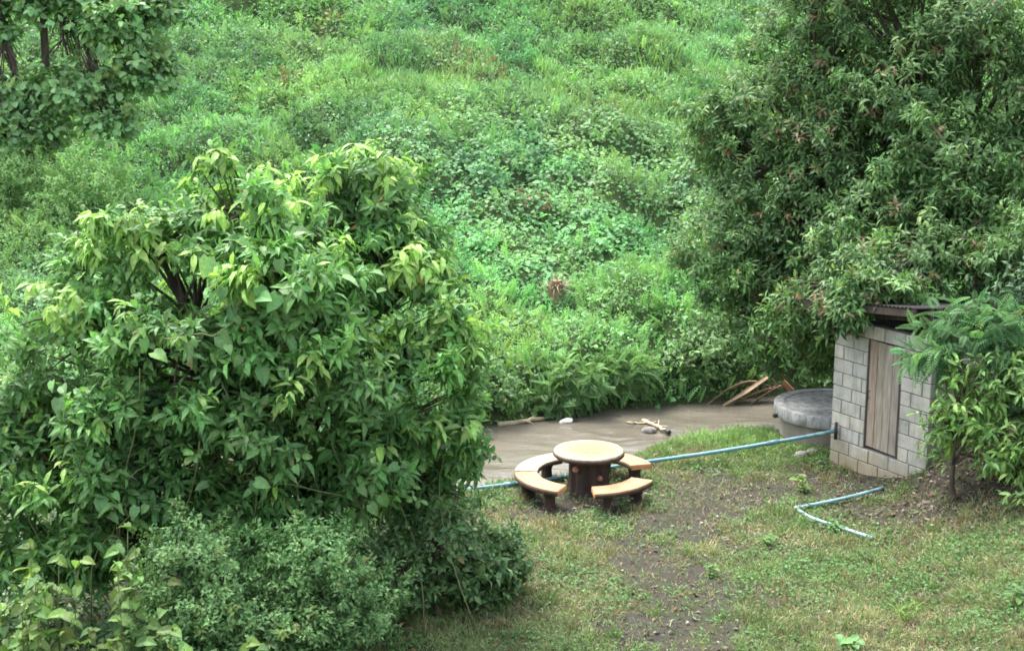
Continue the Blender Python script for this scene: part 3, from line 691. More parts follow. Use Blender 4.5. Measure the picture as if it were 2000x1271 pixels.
# --- pale broad leaved weeds, bottom left
WD = [(-4.6, 12.4, 1.8), (-4.2, 12.3, 1.72), (-3.72, 12.45, 2.15), (-3.6, 12.2, 1.75), (-4.3, 11.9, 1.5), (-3.85, 11.9, 1.55), (-4.5, 12.0, 1.65), (-3.3, 12.0, 1.3), (-2.5, 12.0, 1.1)]
WL = ['pale weed at the left edge behind its neighbours', 'pale broad leaved weed behind the front weeds at bottom left', 'tallest pale weed standing up before the dark gap', 'pale weed touching the blue green bush', 'short pale weed at the bottom left, second from the edge', 'short pale weed at the bottom between its taller neighbours', 'pale weed in the bottom left corner', 'small pale weed below the blue green bush', 'small pale weed at the bottom edge between the two blue green bushes']
for q, (x, y, h) in enumerate(WD):
    rg = np.random.default_rng(320 + q); gz = float(ground_z(x, y)); root = empty('broadleaf_weed', (x, y, gz)); tag(root, WL[q], 'weed', 'pale weeds at bottom left')
    pos = []; d = []; nn = []
    for s in range(5):
        top = np.array([x + rg.normal() * .2, y + rg.normal() * .14, gz + h * rg.uniform(.6, 1.03)])
        pts = bez((x + rg.normal() * .03, y, gz - .05), top, .1, 7, rg, .012)
        mb = MB(); tube(mb, pts, np.linspace(.009, .004, 7), 5); shift(mb, (x, y, gz)).build('stem', M['vine_stem'], root, True)
        for k in range(12):
            c = pts[min(6, int(7 * (.35 + .65 * k / 11)))]; a = k * 2.4 + rg.random()
            pos.append(c + rg.normal(size=3) * .015); d.append([math.cos(a), math.sin(a) - .2, rg.uniform(-.9, .35)]); nn.append([rg.normal() * .5, -.3 + rg.normal() * .5, 1])
    pos, d, nn = map(np.array, (pos, d, nn)); n = len(pos); L = rg.uniform(.08, .17, n)
    leaf_objects((pos, d, nn, L, L * .72, jitter_col(rg, np.array([.14, .24, .065])[None] * rg.uniform(.55, 1.3, (n, 1)), .1)), np.arange(n), 'heart', M['soft_leaf'], root)
# low scrub under the weeds
def low_cover(name, label, cat, poly, N, kind, L, wr, c, m, zr=(.02, .4), seed=0, flat=.5):
    rg = np.random.default_rng(seed); x = rg.uniform(poly[0], poly[1], N); y = rg.uniform(poly[2], poly[3], N)
    z = ground_z(x, y); k = (z > WATER_Z + .04) & (poly[4](x, y) if len(poly) > 4 else True); x, y, z = x[k], y[k], z[k]; n = len(x)
    hh = fbm(x * 1.3, y * 1.3, seed) ; hh = np.clip((hh - .25) * 2, .1, 1)
    pos = np.stack([x, y, z + zr[0] + (zr[1] - zr[0]) * hh * rg.random(n) ** .6], -1)
    d = nrm(np.stack([rg.normal(size=n), rg.normal(size=n), rg.normal(size=n) * .4 + .25], -1)); nn = nrm(np.array([0, -.3, 1]) + rnd_dir(rg, n) * flat)
    ln = rg.uniform(*L, n); mb = MB(); put(mb, kind, pos, d, nn, ln, ln * wr, jitter_col(rg, np.array(c)[None] * (.75 + .5 * rg.random((n, 1))), .15))
    tag(mb.build(name, m), label, cat, kind='stuff')
low_cover('undergrowth', 'mixed low undergrowth beneath the left bushes and weeds', 'undergrowth', (-6.5, -.9, 10.5, 17.5, lambda x, y: (x < -2.2 + (y - 12) * .38) & ((y > 12.6) | (x < -2))), 30000, 'kite', (.06, .13), .5, (.10, .175, .07), M['leaf'], (.02, .95), 401)

# ------------------------------------------------------------------ lawn: grass, clover, dead leaves
def lawn():
    rg = np.random.default_rng(55)
    def spots(N, x0, x1, y0, y1):
        x = rg.uniform(x0, x1, N); y = rg.uniform(y0, y1, N); z = ground_z(x, y); k = (z > WATER_Z + .03) & (y < near_edge(x) + .1)
        return x[k], y[k], z[k]
    def clear(x, y):   # nothing grows under the shed and the tank
        u = (x - 4.8) * .495 - (y - 20.62) * .869; v = (x - 4.8) * .869 + (y - 20.62) * .495
        return ~(((u > -.03) & (u < 1.95) & (v > -.03) & (v < 1.6)) | (np.hypot(x - 5.2, y - 22.2) < .95))
    x, y, z = spots(390000, -2.6, 10.5, 12.6, 23.6)
    b = bare(x, y); n1 = fbm(x * 2.2, y * 2.2, 91)
    k = (rg.random(len(x)) < np.clip(1.05 - b * .9, .03, 1) * np.clip(n1 * 2.1 - .25, .12, 1)) & clear(x, y); x, y, z, n1 = x[k], y[k], z[k], n1[k]; n = len(x)
    dry = sm(.42, .62, fbm(x * 1.1 + 9, y * 1.1, 92)) * .55 + .45 * np.exp(-np.hypot((x - .6) / 1.2, (y - 17) / 1.1) ** 2)
    tall = np.exp(-np.hypot((x - 3.2) / 1.7, (y - 21.9) / .75) ** 2)
    isd = rg.random(n) < dry * .9 * (1 - tall)
    c = np.where(isd[:, None], np.array([.30, .255, .155]), np.array([.165, .23, .088]))
    c = c * (1 + .5 * tall[:, None] * np.array([.4, .9, .2])) * (.55 + .95 * fbm(x * 5, y * 5, 96, 2)[:, None])
    L = rg.uniform(.035, .10, n) * (1 + 1.2 * tall) * (1 + .6 * sm(.5, .7, fbm(x * 3 + 2, y * 3, 95)))
    d = nrm(np.array([0, 0, .85]) + rnd_dir(rg, n) * .85); d[:, 2] = np.abs(d[:, 2])
    mb = MB(); put(mb, 'blade', np.stack([x, y, z - .005], -1), d, nrm(np.array([0, -.7, .7]) + rnd_dir(rg, n) * .7), L, rg.uniform(.007, .015, n), jitter_col(rg, c, .2))
    # taller tufts
    cx = rg.uniform(-1.5, 8, 420); cyy = rg.uniform(12.8, 22.6, 420); ok = (bare(cx, cyy) < .7) & clear(cx, cyy) & (ground_z(cx, cyy) > WATER_Z + .1); cx, cyy = cx[ok], cyy[ok]
    kk = np.repeat(np.arange(len(cx)), 26); n = len(kk); tx = cx[kk] + rg.normal(size=n) * .045; ty = cyy[kk] + rg.normal(size=n) * .045
    tone = np.where((rg.random(len(cx)) < .4)[:, None], np.array([.24, .21, .11]), np.array([.14, .22, .07])) * rg.uniform(.7, 1.2, (len(cx), 1))
    d = nrm(np.stack([(tx - cx[kk]) * 9, (ty - cyy[kk]) * 9, np.ones(n)], -1) + rnd_dir(rg, n) * .35)
    put(mb, 'blade', np.stack([tx, ty, ground_z(tx, ty) - .005], -1), d, nrm(np.array([0, -.7, .7]) + rnd_dir(rg, n) * .6), rg.uniform(.08, .2, n), rg.uniform(.007, .013, n), jitter_col(rg, tone[kk], .15))
    tag(mb.build('lawn_grass', M['grass']), 'short patchy grass on the near clearing and creek bank', 'grass', kind='stuff')
    # small broad leaves among the grass
    x, y, z = spots(70000, -2.4, 8.5, 12.6, 23.5); b = bare(x, y); n2 = fbm(x * 1.7 + 4, y * 1.7, 93)
    k = (rg.random(len(x)) < (1.05 - b) * sm(.42, .62, n2)) & clear(x, y); x, y, z = x[k], y[k], z[k]; n = len(x)
    d = nrm(np.stack([rg.normal(size=n), rg.normal(size=n), rg.random(n) * .7], -1)); L = rg.uniform(.03, .065, n)
    mb = MB(); put(mb, 'simple', np.stack([x, y, z + rg.uniform(.01, .07, n)], -1), d, nrm(np.array([0, -.2, 1]) + rnd_dir(rg, n) * .5), L, L * .6, jitter_col(rg, np.tile([.085, .185, .055], (n, 1)), .22))
    tag(mb.build('lawn_clover', M['leaf']), 'small round leaved weeds matted through the near grass', 'ground cover', kind='stuff')
    # dead leaves
    x, y, z = spots(90000, -1.5, 8.5, 12.8, 22.5); b = bare(x, y)
    rt = np.exp(-np.hypot((x - 6.4) / 2.0, (y - 17.9) / 1.3) ** 2)
    k = (rg.random(len(x)) < .07 - .02 * b + .5 * rt) & clear(x, y); x, y, z = x[k], y[k], z[k]; n = len(x)
    pal = np.array([(.15, .095, .06), (.10, .06, .04), (.15, .115, .08), (.19, .16, .125), (.07, .055, .04), (.12, .085, .055)]); c = pal[rg.integers(0, 6, n)]
    L = rg.uniform(.03, .11, n) * rg.uniform(.6, 1.1, n); d = nrm(np.stack([rg.normal(size=n), rg.normal(size=n), rg.normal(size=n) * .25], -1))
    c = np.where((rg.random(n) < .07)[:, None], np.array([.27, .245, .20]), c)
    mb = MB(); put(mb, 'kite', np.stack([x, y, z + rg.uniform(.006, .03, n)], -1), d, nrm(np.array([0, 0, 1]) + rnd_dir(rg, n) * .45), L, L * rg.uniform(.35, .6, n), jitter_col(rg, c, .2))
    tag(mb.build('leaf_litter', M['litter']), 'brown and grey fallen leaves scattered over bare soil', 'leaf litter', kind='stuff')
lawn()

def little_weed(x, y, h, nl, L, c, label, kind='oval', wr=.6, seed=0, lift=.2):
    rg = np.random.default_rng(500 + seed); gz = float(ground_z(x, y)); root = empty('lawn_weed', (x, y, gz)); tag(root, label, 'weed', 'weeds on the clearing')
    pos = []; d = []; nn = []
    for s in range(3):
        top = (x + rg.normal() * h * .35, y + rg.normal() * h * .3, gz + h * rg.uniform(.7, 1.05)); pts = bez((x, y, gz - .02), top, .03, 6, rg, .006)
        mb = MB(); tube(mb, pts, np.linspace(.006, .003, 6), 5); shift(mb, (x, y, gz)).build('stem', M['vine_stem'], root, True)
        for k in range(nl):
            p_ = pts[min(5, 1 + int(5 * k / nl))]; a = k * 2.4 + s; pos.append(p_); d.append([math.cos(a), math.sin(a), lift + rg.normal() * .2]); nn.append([0, -.3, 1])
    pos, d, nn = map(np.array, (pos, d, nn)); n = len(pos); ln = rg.uniform(*L, n)
    leaf_objects((pos, d, nn, ln, ln * wr, jitter_col(rg, np.tile(c, (n, 1)), .12)), np.arange(n), kind, M['soft_leaf'], root)
little_weed(4.15, 19.25, .26, 6, (.08, .15), (.17, .25, .07), 'yellowish weed on bare soil in front of the shed corner', seed=1)
little_weed(4.35, 14.7, .22, 8, (.12, .2), (.16, .27, .05), 'bright yellow green tuft near the bottom right', 'blade', .12, 2, .9)
little_weed(3.6, 14.1, .12, 5, (.10, .17), (.13, .27, .10), 'flat pale green weed at the bottom edge right of the path', seed=3)
little_weed(1.55, 18.45, .18, 6, (.05, .09), (.08, .18, .05), 'small green weed under the front of the right bench', seed=4)
little_weed(4.2, 17.75, .16, 7, (.06, .11), (.09, .20, .055), 'leafy weed covering the gap in the pale pipe', seed=5)
little_weed(5.4, 14.4, .28, 7, (.08, .14), (.09, .19, .06), 'upright green weed in the bottom right corner of the grass', seed=6)
little_weed(2.4, 16.1, .14, 6, (.06, .10), (.11, .20, .05), 'small weed beside the trodden path', seed=7)
little_weed(3.25, 17.1, .16, 6, (.06, .10), (.10, .20, .06), 'small weed in the grass below the pale pipe', seed=8)

# ------------------------------------------------------------------ round table and curved benches (painted concrete shaped like logs)
m, t, p = new_mat('tan_top')
tc = nd(t, 'ShaderNodeTexCoord'); gr = nd(t, 'ShaderNodeTexGradient', gradient_type='SPHERICAL'); mp = t.nodes.new('ShaderNodeMapping'); mp.inputs['Scale'].default_value = (1.9, 1.9, 0)
t.links.new(tc.outputs['Object'], mp.inputs[0]); t.links.new(mp.outputs[0], gr.inputs[0])
nz = noise(t, tc.outputs['Object'], 7, 5, .65)
ad = nd(t, 'ShaderNodeMath', operation='MULTIPLY_ADD'); t.links.new(nz, ad.inputs[0]); ad.inputs[1].default_value = .55; t.links.new(gr.outputs['Fac'], ad.inputs[2])
c = ramp(t, ad.outputs[0], [(.28, (.33, .28, .20)), (.5, (.31, .215, .115)), (.95, (.27, .145, .06))])
fine = ramp(t, noise(t, tc.outputs['Object'], 16, 6, .75), [(.36, (.42, .39, .33)), (.48, (.92, .9, .88)), (.7, (1.05, 1.05, 1.05))])
t.links.new(mixc(t, 1.0, c, fine, 'MULTIPLY'), p.inputs['Base Color']); p.inputs['Roughness'].default_value = .5
M['tan_top'] = m
M['seat'] = solid('tan_seat', [(.25, (.20, .105, .05)), (.5, (.32, .185, .09)), (.75, (.36, .24, .14))], 4, .6, .25, .006, detail=9, mud=.6)
M['pale_seat'] = solid('pale_tan_seat', [(.25, (.28, .19, .10)), (.5, (.36, .28, .165)), (.75, (.42, .35, .23))], 4, .6, .2, .006, mud=.6)  # paler, yellower tan than the other seats, back left bench only
M['log_end'] = solid('orange_cut_end', [(.3, (.42, .17, .06)), (.7, (.55, .28, .12))], 8, .7, .2, .005)
M['dark_log'] = solid('dark_painted_bark', [(.3, (.018, .011, .009)), (.6, (.055, .030, .022)), (.8, (.10, .055, .038))], 9, .75, .9, .02, (1, 1, .35))
M['knot'] = solid('reddish_knot', [(.3, (.30, .12, .08)), (.7, (.45, .22, .15))], 12, .8)
TX, TY = 1.085, 19.29
tb = empty('round_table', (TX, TY, 0)); tag(tb, 'round tan topped table on a dark log pedestal by the creek', 'table')
mb = MB(); lathe(mb, [(.003, .6305), (.30, .6305), (.47, .63), (.49, .626), (.497, .612), (.497, .598)], 64); mb.build('tabletop', M['tan_top'], tb, True)
mb = MB(); lathe(mb, [(.499, .6), (.506, .59), (.506, .562), (.49, .548), (.01, .548)], 64); mb.build('dark_rim', M['dark_log'], tb, True)
rw = lambda an, z: 1 + .05 * np.sin(an * 9 + z[:, None] * 2) + .035 * np.sin(an * 17 + 1 + 3 * z[:, None]) + .03 * np.sin(an * 5 + z[:, None] * 7)
mb = MB(); lathe(mb, [(.34, -.08), (.315, .03), (.285, .1), (.27, .22), (.275, .4), (.285, .552)], 72, wob=rw); pe = mb.build('pedestal', M['dark_log'], tb, True)
for ang, z, r in ((math.radians(228), .36, .05), (math.radians(300), .24, .04)):
    dx = np.array([math.cos(ang), math.sin(ang), .15]); o = np.array([0, 0, z])
    mb = MB(); tube(mb, [o + dx * .25, o + dx * .30, o + dx * .315], [r, r * .95, r * .8], 12); mb.build('knot', M['knot'], pe, True)
def arc_slab(mb, r0, r1, z0, z1, a0, a1, seg=22, ch=.008, wob=0):
    an = np.radians(np.linspace(a0, a1, seg)); prof = [(r0 + ch, z0), (r1 - ch, z0), (r1, z0 + ch), (r1, z1 - ch), (r1 - ch, z1), (r0 + ch, z1), (r0, z1 - ch), (r0, z0 + ch)]
    k = len(prof); v = []
    for i, a in enumerate(an):
        for (r, z) in prof: v.append((r * math.cos(a), r * math.sin(a), z))
    f = []
    for i in range(seg - 1):
        for j in range(k):
            p_, q = i * k + j, i * k + (j + 1) % k; f += [(p_, p_ + k, q), (q, p_ + k, q + k)]
    for b, fl in ((0, 1), ((seg - 1) * k, -1)):
        for j in range(1, k - 1): f.append((b, b + j, b + j + 1)[::fl])
    mb.add(v, f)
BEN = [(182.6, 245, 'curved tan bench in front of the table on the left', 0, .0), (275, 336, 'curved tan bench in front of the table on the right', .01, .0),
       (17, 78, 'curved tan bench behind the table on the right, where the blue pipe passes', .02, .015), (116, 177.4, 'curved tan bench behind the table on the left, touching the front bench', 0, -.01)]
for q, (a0, a1, lab, dr, dz) in enumerate(BEN):
    bn = empty('curved_bench', (TX - .05, TY, 0)); tag(bn, lab, 'bench', 'four curved benches round the table')
    r0, r1, zt = .675 + dr, 1.0 + dr, .315 + dz
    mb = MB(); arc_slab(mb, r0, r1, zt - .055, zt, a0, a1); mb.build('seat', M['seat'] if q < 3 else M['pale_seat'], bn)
    mb = MB(); arc_slab(mb, r0 - .004, r1 + .005, zt - .078, zt - .022, a0 + .35, a1 - .35, 22, .012); mb.build('bark_edge', M['dark_log'], bn)
    for e in (a0 + .5, a1 - .5):
        mb = MB(); s = .35 if e < (a0 + a1) / 2 else -.35
        arc_slab(mb, r0 + .012, r1 - .012, zt - .07, zt - .012, e - s * 3.1, e - s * 1.2 - s * .2, 3, .004); mb.build('cut_end', M['log_end'], bn)
    for e in (a0 + 13, a1 - 13):
        a = math.radians(e); rd = np.array([math.cos(a), math.sin(a), 0]); tg = np.array([-math.sin(a), math.cos(a), 0])
        mb = MB(); v = []
        for (z, wr_, wt) in ((-.08, .125, .07), (.06, .105, .056), (.15, .10, .052), (zt - .07, .125, .08)):
            for i in range(10):
                th = i * .6283; v.append(rd * ((r0 + r1) / 2 + wr_ * math.cos(th)) + tg * wt * math.sin(th) + np.array([0, 0, z]))
        f = []
        for i in range(3):
            for j in range(10):
                p_, w_ = i * 10 + j, i * 10 + (j + 1) % 10; f += [(p_, w_, p_ + 10), (w_, w_ + 10, p_ + 10)]
        mb.add(v, f); mb.build('leg', M['dark_log'], bn, True)

# ------------------------------------------------------------------ block shed
m, t, p = new_mat('concrete_block')
a = nd(t, 'ShaderNodeAttribute', attribute_name='col'); g = nd(t, 'ShaderNodeNewGeometry'); P = g.outputs['Position']
c = ramp(t, noise(t, P, 5, 6, .65), [(.3, (.31, .298, .26)), (.5, (.43, .412, .36)), (.75, (.51, .49, .43))])
c = mixc(t, 1.0, c, a.outputs['Color'], 'MULTIPLY')
sx = t.nodes.new('ShaderNodeSeparateXYZ'); t.links.new(P, sx.inputs[0])
ad = nd(t, 'ShaderNodeMath', operation='MULTIPLY_ADD'); t.links.new(noise(t, P, 3.2, 5, .7), ad.inputs[0]); ad.inputs[1].default_value = .9; t.links.new(sx.outputs[2], ad.inputs[2])
mud = ramp(t, ad.outputs[0], [(.55, (.9, .9, .9)), (1.0, (0, 0, 0))])
ms = t.nodes.new('ShaderNodeMapping'); ms.inputs['Scale'].default_value = (6, 6, .5); t.links.new(P, ms.inputs[0])
stk = ramp(t, noise(t, ms.outputs[0], 1.5, 5, .7), [(.5, (0, 0, 0)), (.72, (.6, .6, .6))]); c = mixc(t, stk, c, (.15, .145, .115))
c = mixc(t, mud, c, (.30, .245, .155))
st = ramp(t, noise(t, P, 1.6, 5, .75), [(.56, (0, 0, 0)), (.72, (.55, .55, .55))]); c = mixc(t, st, c, (.13, .135, .11))
t.links.new(c, p.inputs['Base Color']); p.inputs['Roughness'].default_value = .9; bump(t, p, noise(t, P, 55, 5, .7), .5, .012)
M['block'] = m
M['mortar'] = solid('mortar', [(.3, (.10, .095, .085)), (.7, (.17, .16, .145))], 14, .95)
M['plank'] = solid('weathered_plank', [(.28, (.17, .145, .118)), (.5, (.31, .278, .235)), (.72, (.42, .385, .33))], 5, .85, .6, .01, (5, 5, .45), attr=True)
M['old_timber'] = solid('dark_timber', [(.3, (.028, .022, .018)), (.7, (.085, .066, .05))], 5, .85, .5, .01, (4, 4, .6))
M['roof_sheet'] = solid('rusty_sheet', [(.3, (.012, .010, .009)), (.6, (.022, .019, .017)), (.8, (.04, .031, .025))], 3, .95, .2, .005)
RZ = math.atan2(-.869, .495)
sh = empty('block_shed', (4.80, 20.62, 0), RZ); tag(sh, 'small grey concrete block shed with plank door under the dark tree', 'shed')
LEN, DEP, TOP, DX0, DX1, DZ0, DZ1 = 1.93, 1.5, 2.28, .69, 1.37, .435, 2.075
mb = MB()
for lo, hi in (((.012, .014, -.3), (DX0, .13, TOP - .006)), ((DX1, .014, -.3), (LEN - .012, .13, TOP - .006)), ((DX0, .014, -.3), (DX1, .13, DZ0 - .006)), ((DX0, .014, DZ1 + .006), (DX1, .13, TOP - .006)),
               ((LEN - .13, .13, -.3), (LEN - .014, DEP - .13, TOP - .006)), ((.014, .13, -.3), (.13, DEP - .13, TOP - .006)), ((.012, DEP - .13, -.3), (LEN - .012, DEP - .014, TOP - .006))):
    box(mb, lo, hi)
wl = mb.build('wall', M['mortar'], sh)
_bm = {}; rgb = np.random.default_rng(77); TINT = [(1, 1, 1), (.9, .92, .93), (1.08, 1.07, 1.04), (.96, .98, 1.02)]
def block(x, y, z, L, rot):
    k = (round(L, 2), int(rgb.integers(4)))
    if k not in _bm:
        mb = MB(); box(mb, (0, 0, 0), (L, .10, .193), .007, TINT[k[1]]); me = mb.mesh('block'); me.materials.append(M['block']); _bm[k] = me
    o = bpy.data.objects.new('block', _bm[k]); col.objects.link(o); o.parent = sh
    o.location = (x, y, z); o.rotation_euler = (rgb.normal() * .004, rgb.normal() * .004, rot + rgb.normal() * .004)
for cidx in range(12):
    z = -.18 + cidx * .205
    runs = [(0, DX0 - .004), (DX1 + .004, LEN)] if DZ0 - .01 < z < DZ1 - .01 else [(0, LEN)]
    for (s0, s1) in runs:
        s = s0; first = True
        while s < s1 - .02:
            L = (.392 if cidx % 2 == 0 else .19) if first else .392
            if s1 - (s + L) < .07: L = s1 - s
            L = min(L, s1 - s); block(s, rgb.normal() * .0025, z, round(L, 3), 0); s += L + .012; first = False
    s = .115 if cidx % 2 else .115
    first = True
    while s < DEP - .02:      # right side wall: local +x face
        L = (.19 if cidx % 2 == 0 else .392) if first else .392; L = min(L, DEP - s)
        block(LEN + rgb.normal() * .0025, s, z, round(L, 3), math.pi / 2); s += L + .012; first = False
dr_ = link('door', None, None, sh); dr_.empty_display_size = .1
pw = .148; PT = [(1.0, .86, .78), (.95, .9, .85), (1.05, 1.02, .98), (.9, .88, .86)]
for k in range(4):
    mb = MB(); x0 = DX0 + .012 + k * (pw + .004); box(mb, (x0, .035 + .003 * (k % 2), DZ0 + .035 - .012 * k / 3), (x0 + pw, .06, DZ1 - .02 - .006 * (k % 3)), .004, PT[k]); mb.build('plank', M['plank'], dr_)
mb = MB(); box(mb, (DX0 + .03, .0605, .75), (DX0 + .58, .085, .85), .004); mb.build('door_batten', M['old_timber'], dr_)
mb = MB(); box(mb, (DX0 + .03, .0605, 1.65), (DX0 + .58, .085, 1.75), .004); mb.build('door_batten', M['old_timber'], dr_)
mb = MB(); tube(mb, [(DX0 + .05, .03, 1.2), (DX0 + .05, .005, 1.2), (DX0 + .05, .005, 1.3), (DX0 + .05, .03, 1.3)], .006, 6); mb.build('handle', M['old_timber'], dr_)
mb = MB(); box(mb, (DX1 - .062, .02, DZ0 + .002), (DX1 - .003, .11, DZ1 + .002), .004); mb.build('door_jamb', M['old_timber'], sh)
rf = link('roof', None, None, sh); rf.rotation_euler = (0, -.11, 0); rf.location = (0, 0, .0)
nx_ = 120; xs = np.linspace(-.1, 2.1, nx_); ys = np.linspace(-.32, 1.75, 6)
v = []; 
for th in (0, -.004):
    for y_ in ys:
        for x_ in xs: v.append((x_, y_, 2.53 - .18 * (y_ + .34) / 2.1 + .014 * math.sin(x_ * 2 * math.pi / .076) + th))
f = []
for l, fl in ((0, 1), (1, -1)):
    for j in range(5):
        for i in range(nx_ - 1):
            a_ = l * 6 * nx_ + j * nx_ + i; f += [(a_, a_ + 1, a_ + nx_)[::fl], (a_ + 1, a_ + nx_ + 1, a_ + nx_)[::fl]]
for i in range(nx_ - 1):
    f += [(i, 6 * nx_ + i, i + 1), (i + 1, 6 * nx_ + i, 6 * nx_ + i + 1)]
mb = MB(); mb.add(v, f); mb.build('roof_sheet', M['roof_sheet'], rf, True)
for y0, y1, z0, z1 in ((-.30, -.23, 2.40, 2.505), (.02, .10, 2.286, 2.47), (.75, .82, 2.33, 2.41), (DEP - .1, DEP - .02, 2.286, 2.345)):
    mb = MB(); box(mb, (-.12, y0, z0), (2.10, y1, z1), .005); mb.build('beam', M['old_timber'], rf)
for x0 in (-.02, LEN - .06):
    mb = MB(); box(mb, (x0, -.2295, 2.41), (x0 + .07, .0195, 2.46), .004); mb.build('rafter', M['old_timber'], rf)

# ------------------------------------------------------------------ round concrete tank
m, t, p = new_mat('stained_concrete')
g = nd(t, 'ShaderNodeNewGeometry'); P = g.outputs['Position']
c = ramp(t, noise(t, P, 4, 6, .7), [(.3, (.20, .20, .195)), (.55, (.32, .32, .31)), (.75, (.42, .415, .40))])
mp = t.nodes.new('ShaderNodeMapping'); mp.inputs['Scale'].default_value = (4.5, 4.5, 1.2); t.links.new(P, mp.inputs[0])
st = ramp(t, noise(t, mp.outputs[0], 2.0, 6, .75), [(.46, (0, 0, 0)), (.62, (.8, .8, .8))]); c = mixc(t, st, c, (.09, .083, .07))
t.links.new(c, p.inputs['Base Color']); p.inputs['Roughness'].default_value = .85; bump(t, p, noise(t, P, 40, 5, .7), .5, .012)
M['tank'] = m
M['tank_body'] = solid('muddy_concrete', [(.3, (.13, .11, .085)), (.55, (.22, .195, .155)), (.8, (.30, .275, .23))], 3, .9, .5, .01)
tk = empty('water_tank', (5.2, 22.2, -.1)); tag(tk, 'round grey concrete water tank with thick rim behind the shed', 'tank')
mb = MB(); lathe(mb, [(.85, -.35), (.855, .0), (.85, .44)], 64); mb.build('tank_wall', M['tank_body'], tk, True)
mb = MB(); lathe(mb, [(.85, .425), (.945, .43), (.952, .44), (.955, .5), (.953, .615), (.945, .622), (.80, .622), (.785, .616), (.78, .5)], 64); mb.build('rim', M['tank'], tk, True)
mb = MB(); lathe(mb, [(.781, .606), (.4, .61), (.004, .612)], 48); mb.build('lid', M['tank'], tk, True)
M['black_plastic'] = solid('black_plastic', [(.3, (.012, .012, .013)), (.7, (.03, .03, .03))], 8, .5)
mb = MB(); tube(mb, [(-.93, -.15, .46), (-1.0, -.165, .455)], [.035, .035], 10); mb.build('outlet_stub', M['black_plastic'], tk)

# ------------------------------------------------------------------ pipes
M['blue_pipe'] = solid('faded_blue_pipe', [(.3, (.06, .17, .20)), (.55, (.12, .28, .32)), (.8, (.24, .38, .41))], 3.5, .5, .1, .003, mud=True)
M['pale_pipe'] = solid('pale_blue_pipe', [(.3, (.12, .26, .29)), (.55, (.22, .37, .40)), (.8, (.36, .46, .48))], 3.5, .5, .1, .003, mud=True)
def smooth_path(pts, n=40):
    pts = np.array(pts, float); s = np.r_[0, np.cumsum(np.linalg.norm(np.diff(pts, axis=0), axis=1))]; tt = np.linspace(0, s[-1], n)
    q = np.stack([np.interp(tt, s, pts[:, k]) for k in range(3)], -1)
    for _ in range(4): q[1:-1] = (q[:-2] + 2 * q[1:-1] + q[2:]) / 4
    return q
def gpt(x, y, dz): return (x, y, float(ground_z(x, y)) + dz)
pp = empty('water_pipe', gpt(2.2, 20.45, 0)); tag(pp, 'long blue water pipe running from the shed wall past the benches', 'pipe')
path = smooth_path([gpt(-1.6, 18.95, .04), gpt(-.55, 19.35, .04), gpt(.1, 19.56, .045), gpt(.5, 19.7, .045), gpt(1.2, 20.18, .05), (1.7, 20.36, .07), (2.2, 20.42, .12), (3.1, 20.52, .22), (3.9, 20.52, .36), (4.55, 20.43, .51), (4.86, 20.46, .57)])
mb = MB(); tube(mb, path, .029, 10); shift(mb, pp.location).build('pipe_run', M['blue_pipe'], pp, True)
for k in (9, 21, 33):
    mb = MB(); tube(mb, path[k:k + 2], .037, 10); shift(mb, pp.location).build('coupling', M['blue_pipe'], pp, True)
mb = MB(); tube(mb, [(4.835, 20.44, .44), (4.835, 20.44, .70)], .026, 8); shift(mb, pp.location).build('riser', M['black_plastic'], pp, True)
pp = empty('drain_pipe', gpt(3.9, 18.5, 0)); tag(pp, 'pale blue pipe with an elbow lying in the grass before the shed', 'pipe')
A, Bp, Cp, Dp = gpt(5.2, 18.98, .03), gpt(3.88, 18.5, .045), gpt(3.97, 18.18, .035), gpt(4.64, 17.3, .035)
for q in (smooth_path([A, gpt(4.6, 18.77, .05), Bp], 14), smooth_path([Bp, Cp, gpt(4.25, 17.85, .05), Dp], 14)):
    mb = MB(); tube(mb, q, .026, 10); shift(mb, pp.location).build('pipe_run', M['pale_pipe'], pp, True)
mb = MB(); tube(mb, [Bp + (np.array(A) - Bp) * .05, np.array(Bp), Bp + (np.array(Cp) - Bp) * .22], .034, 10); shift(mb, pp.location).build('elbow', M['pale_pipe'], pp, True)

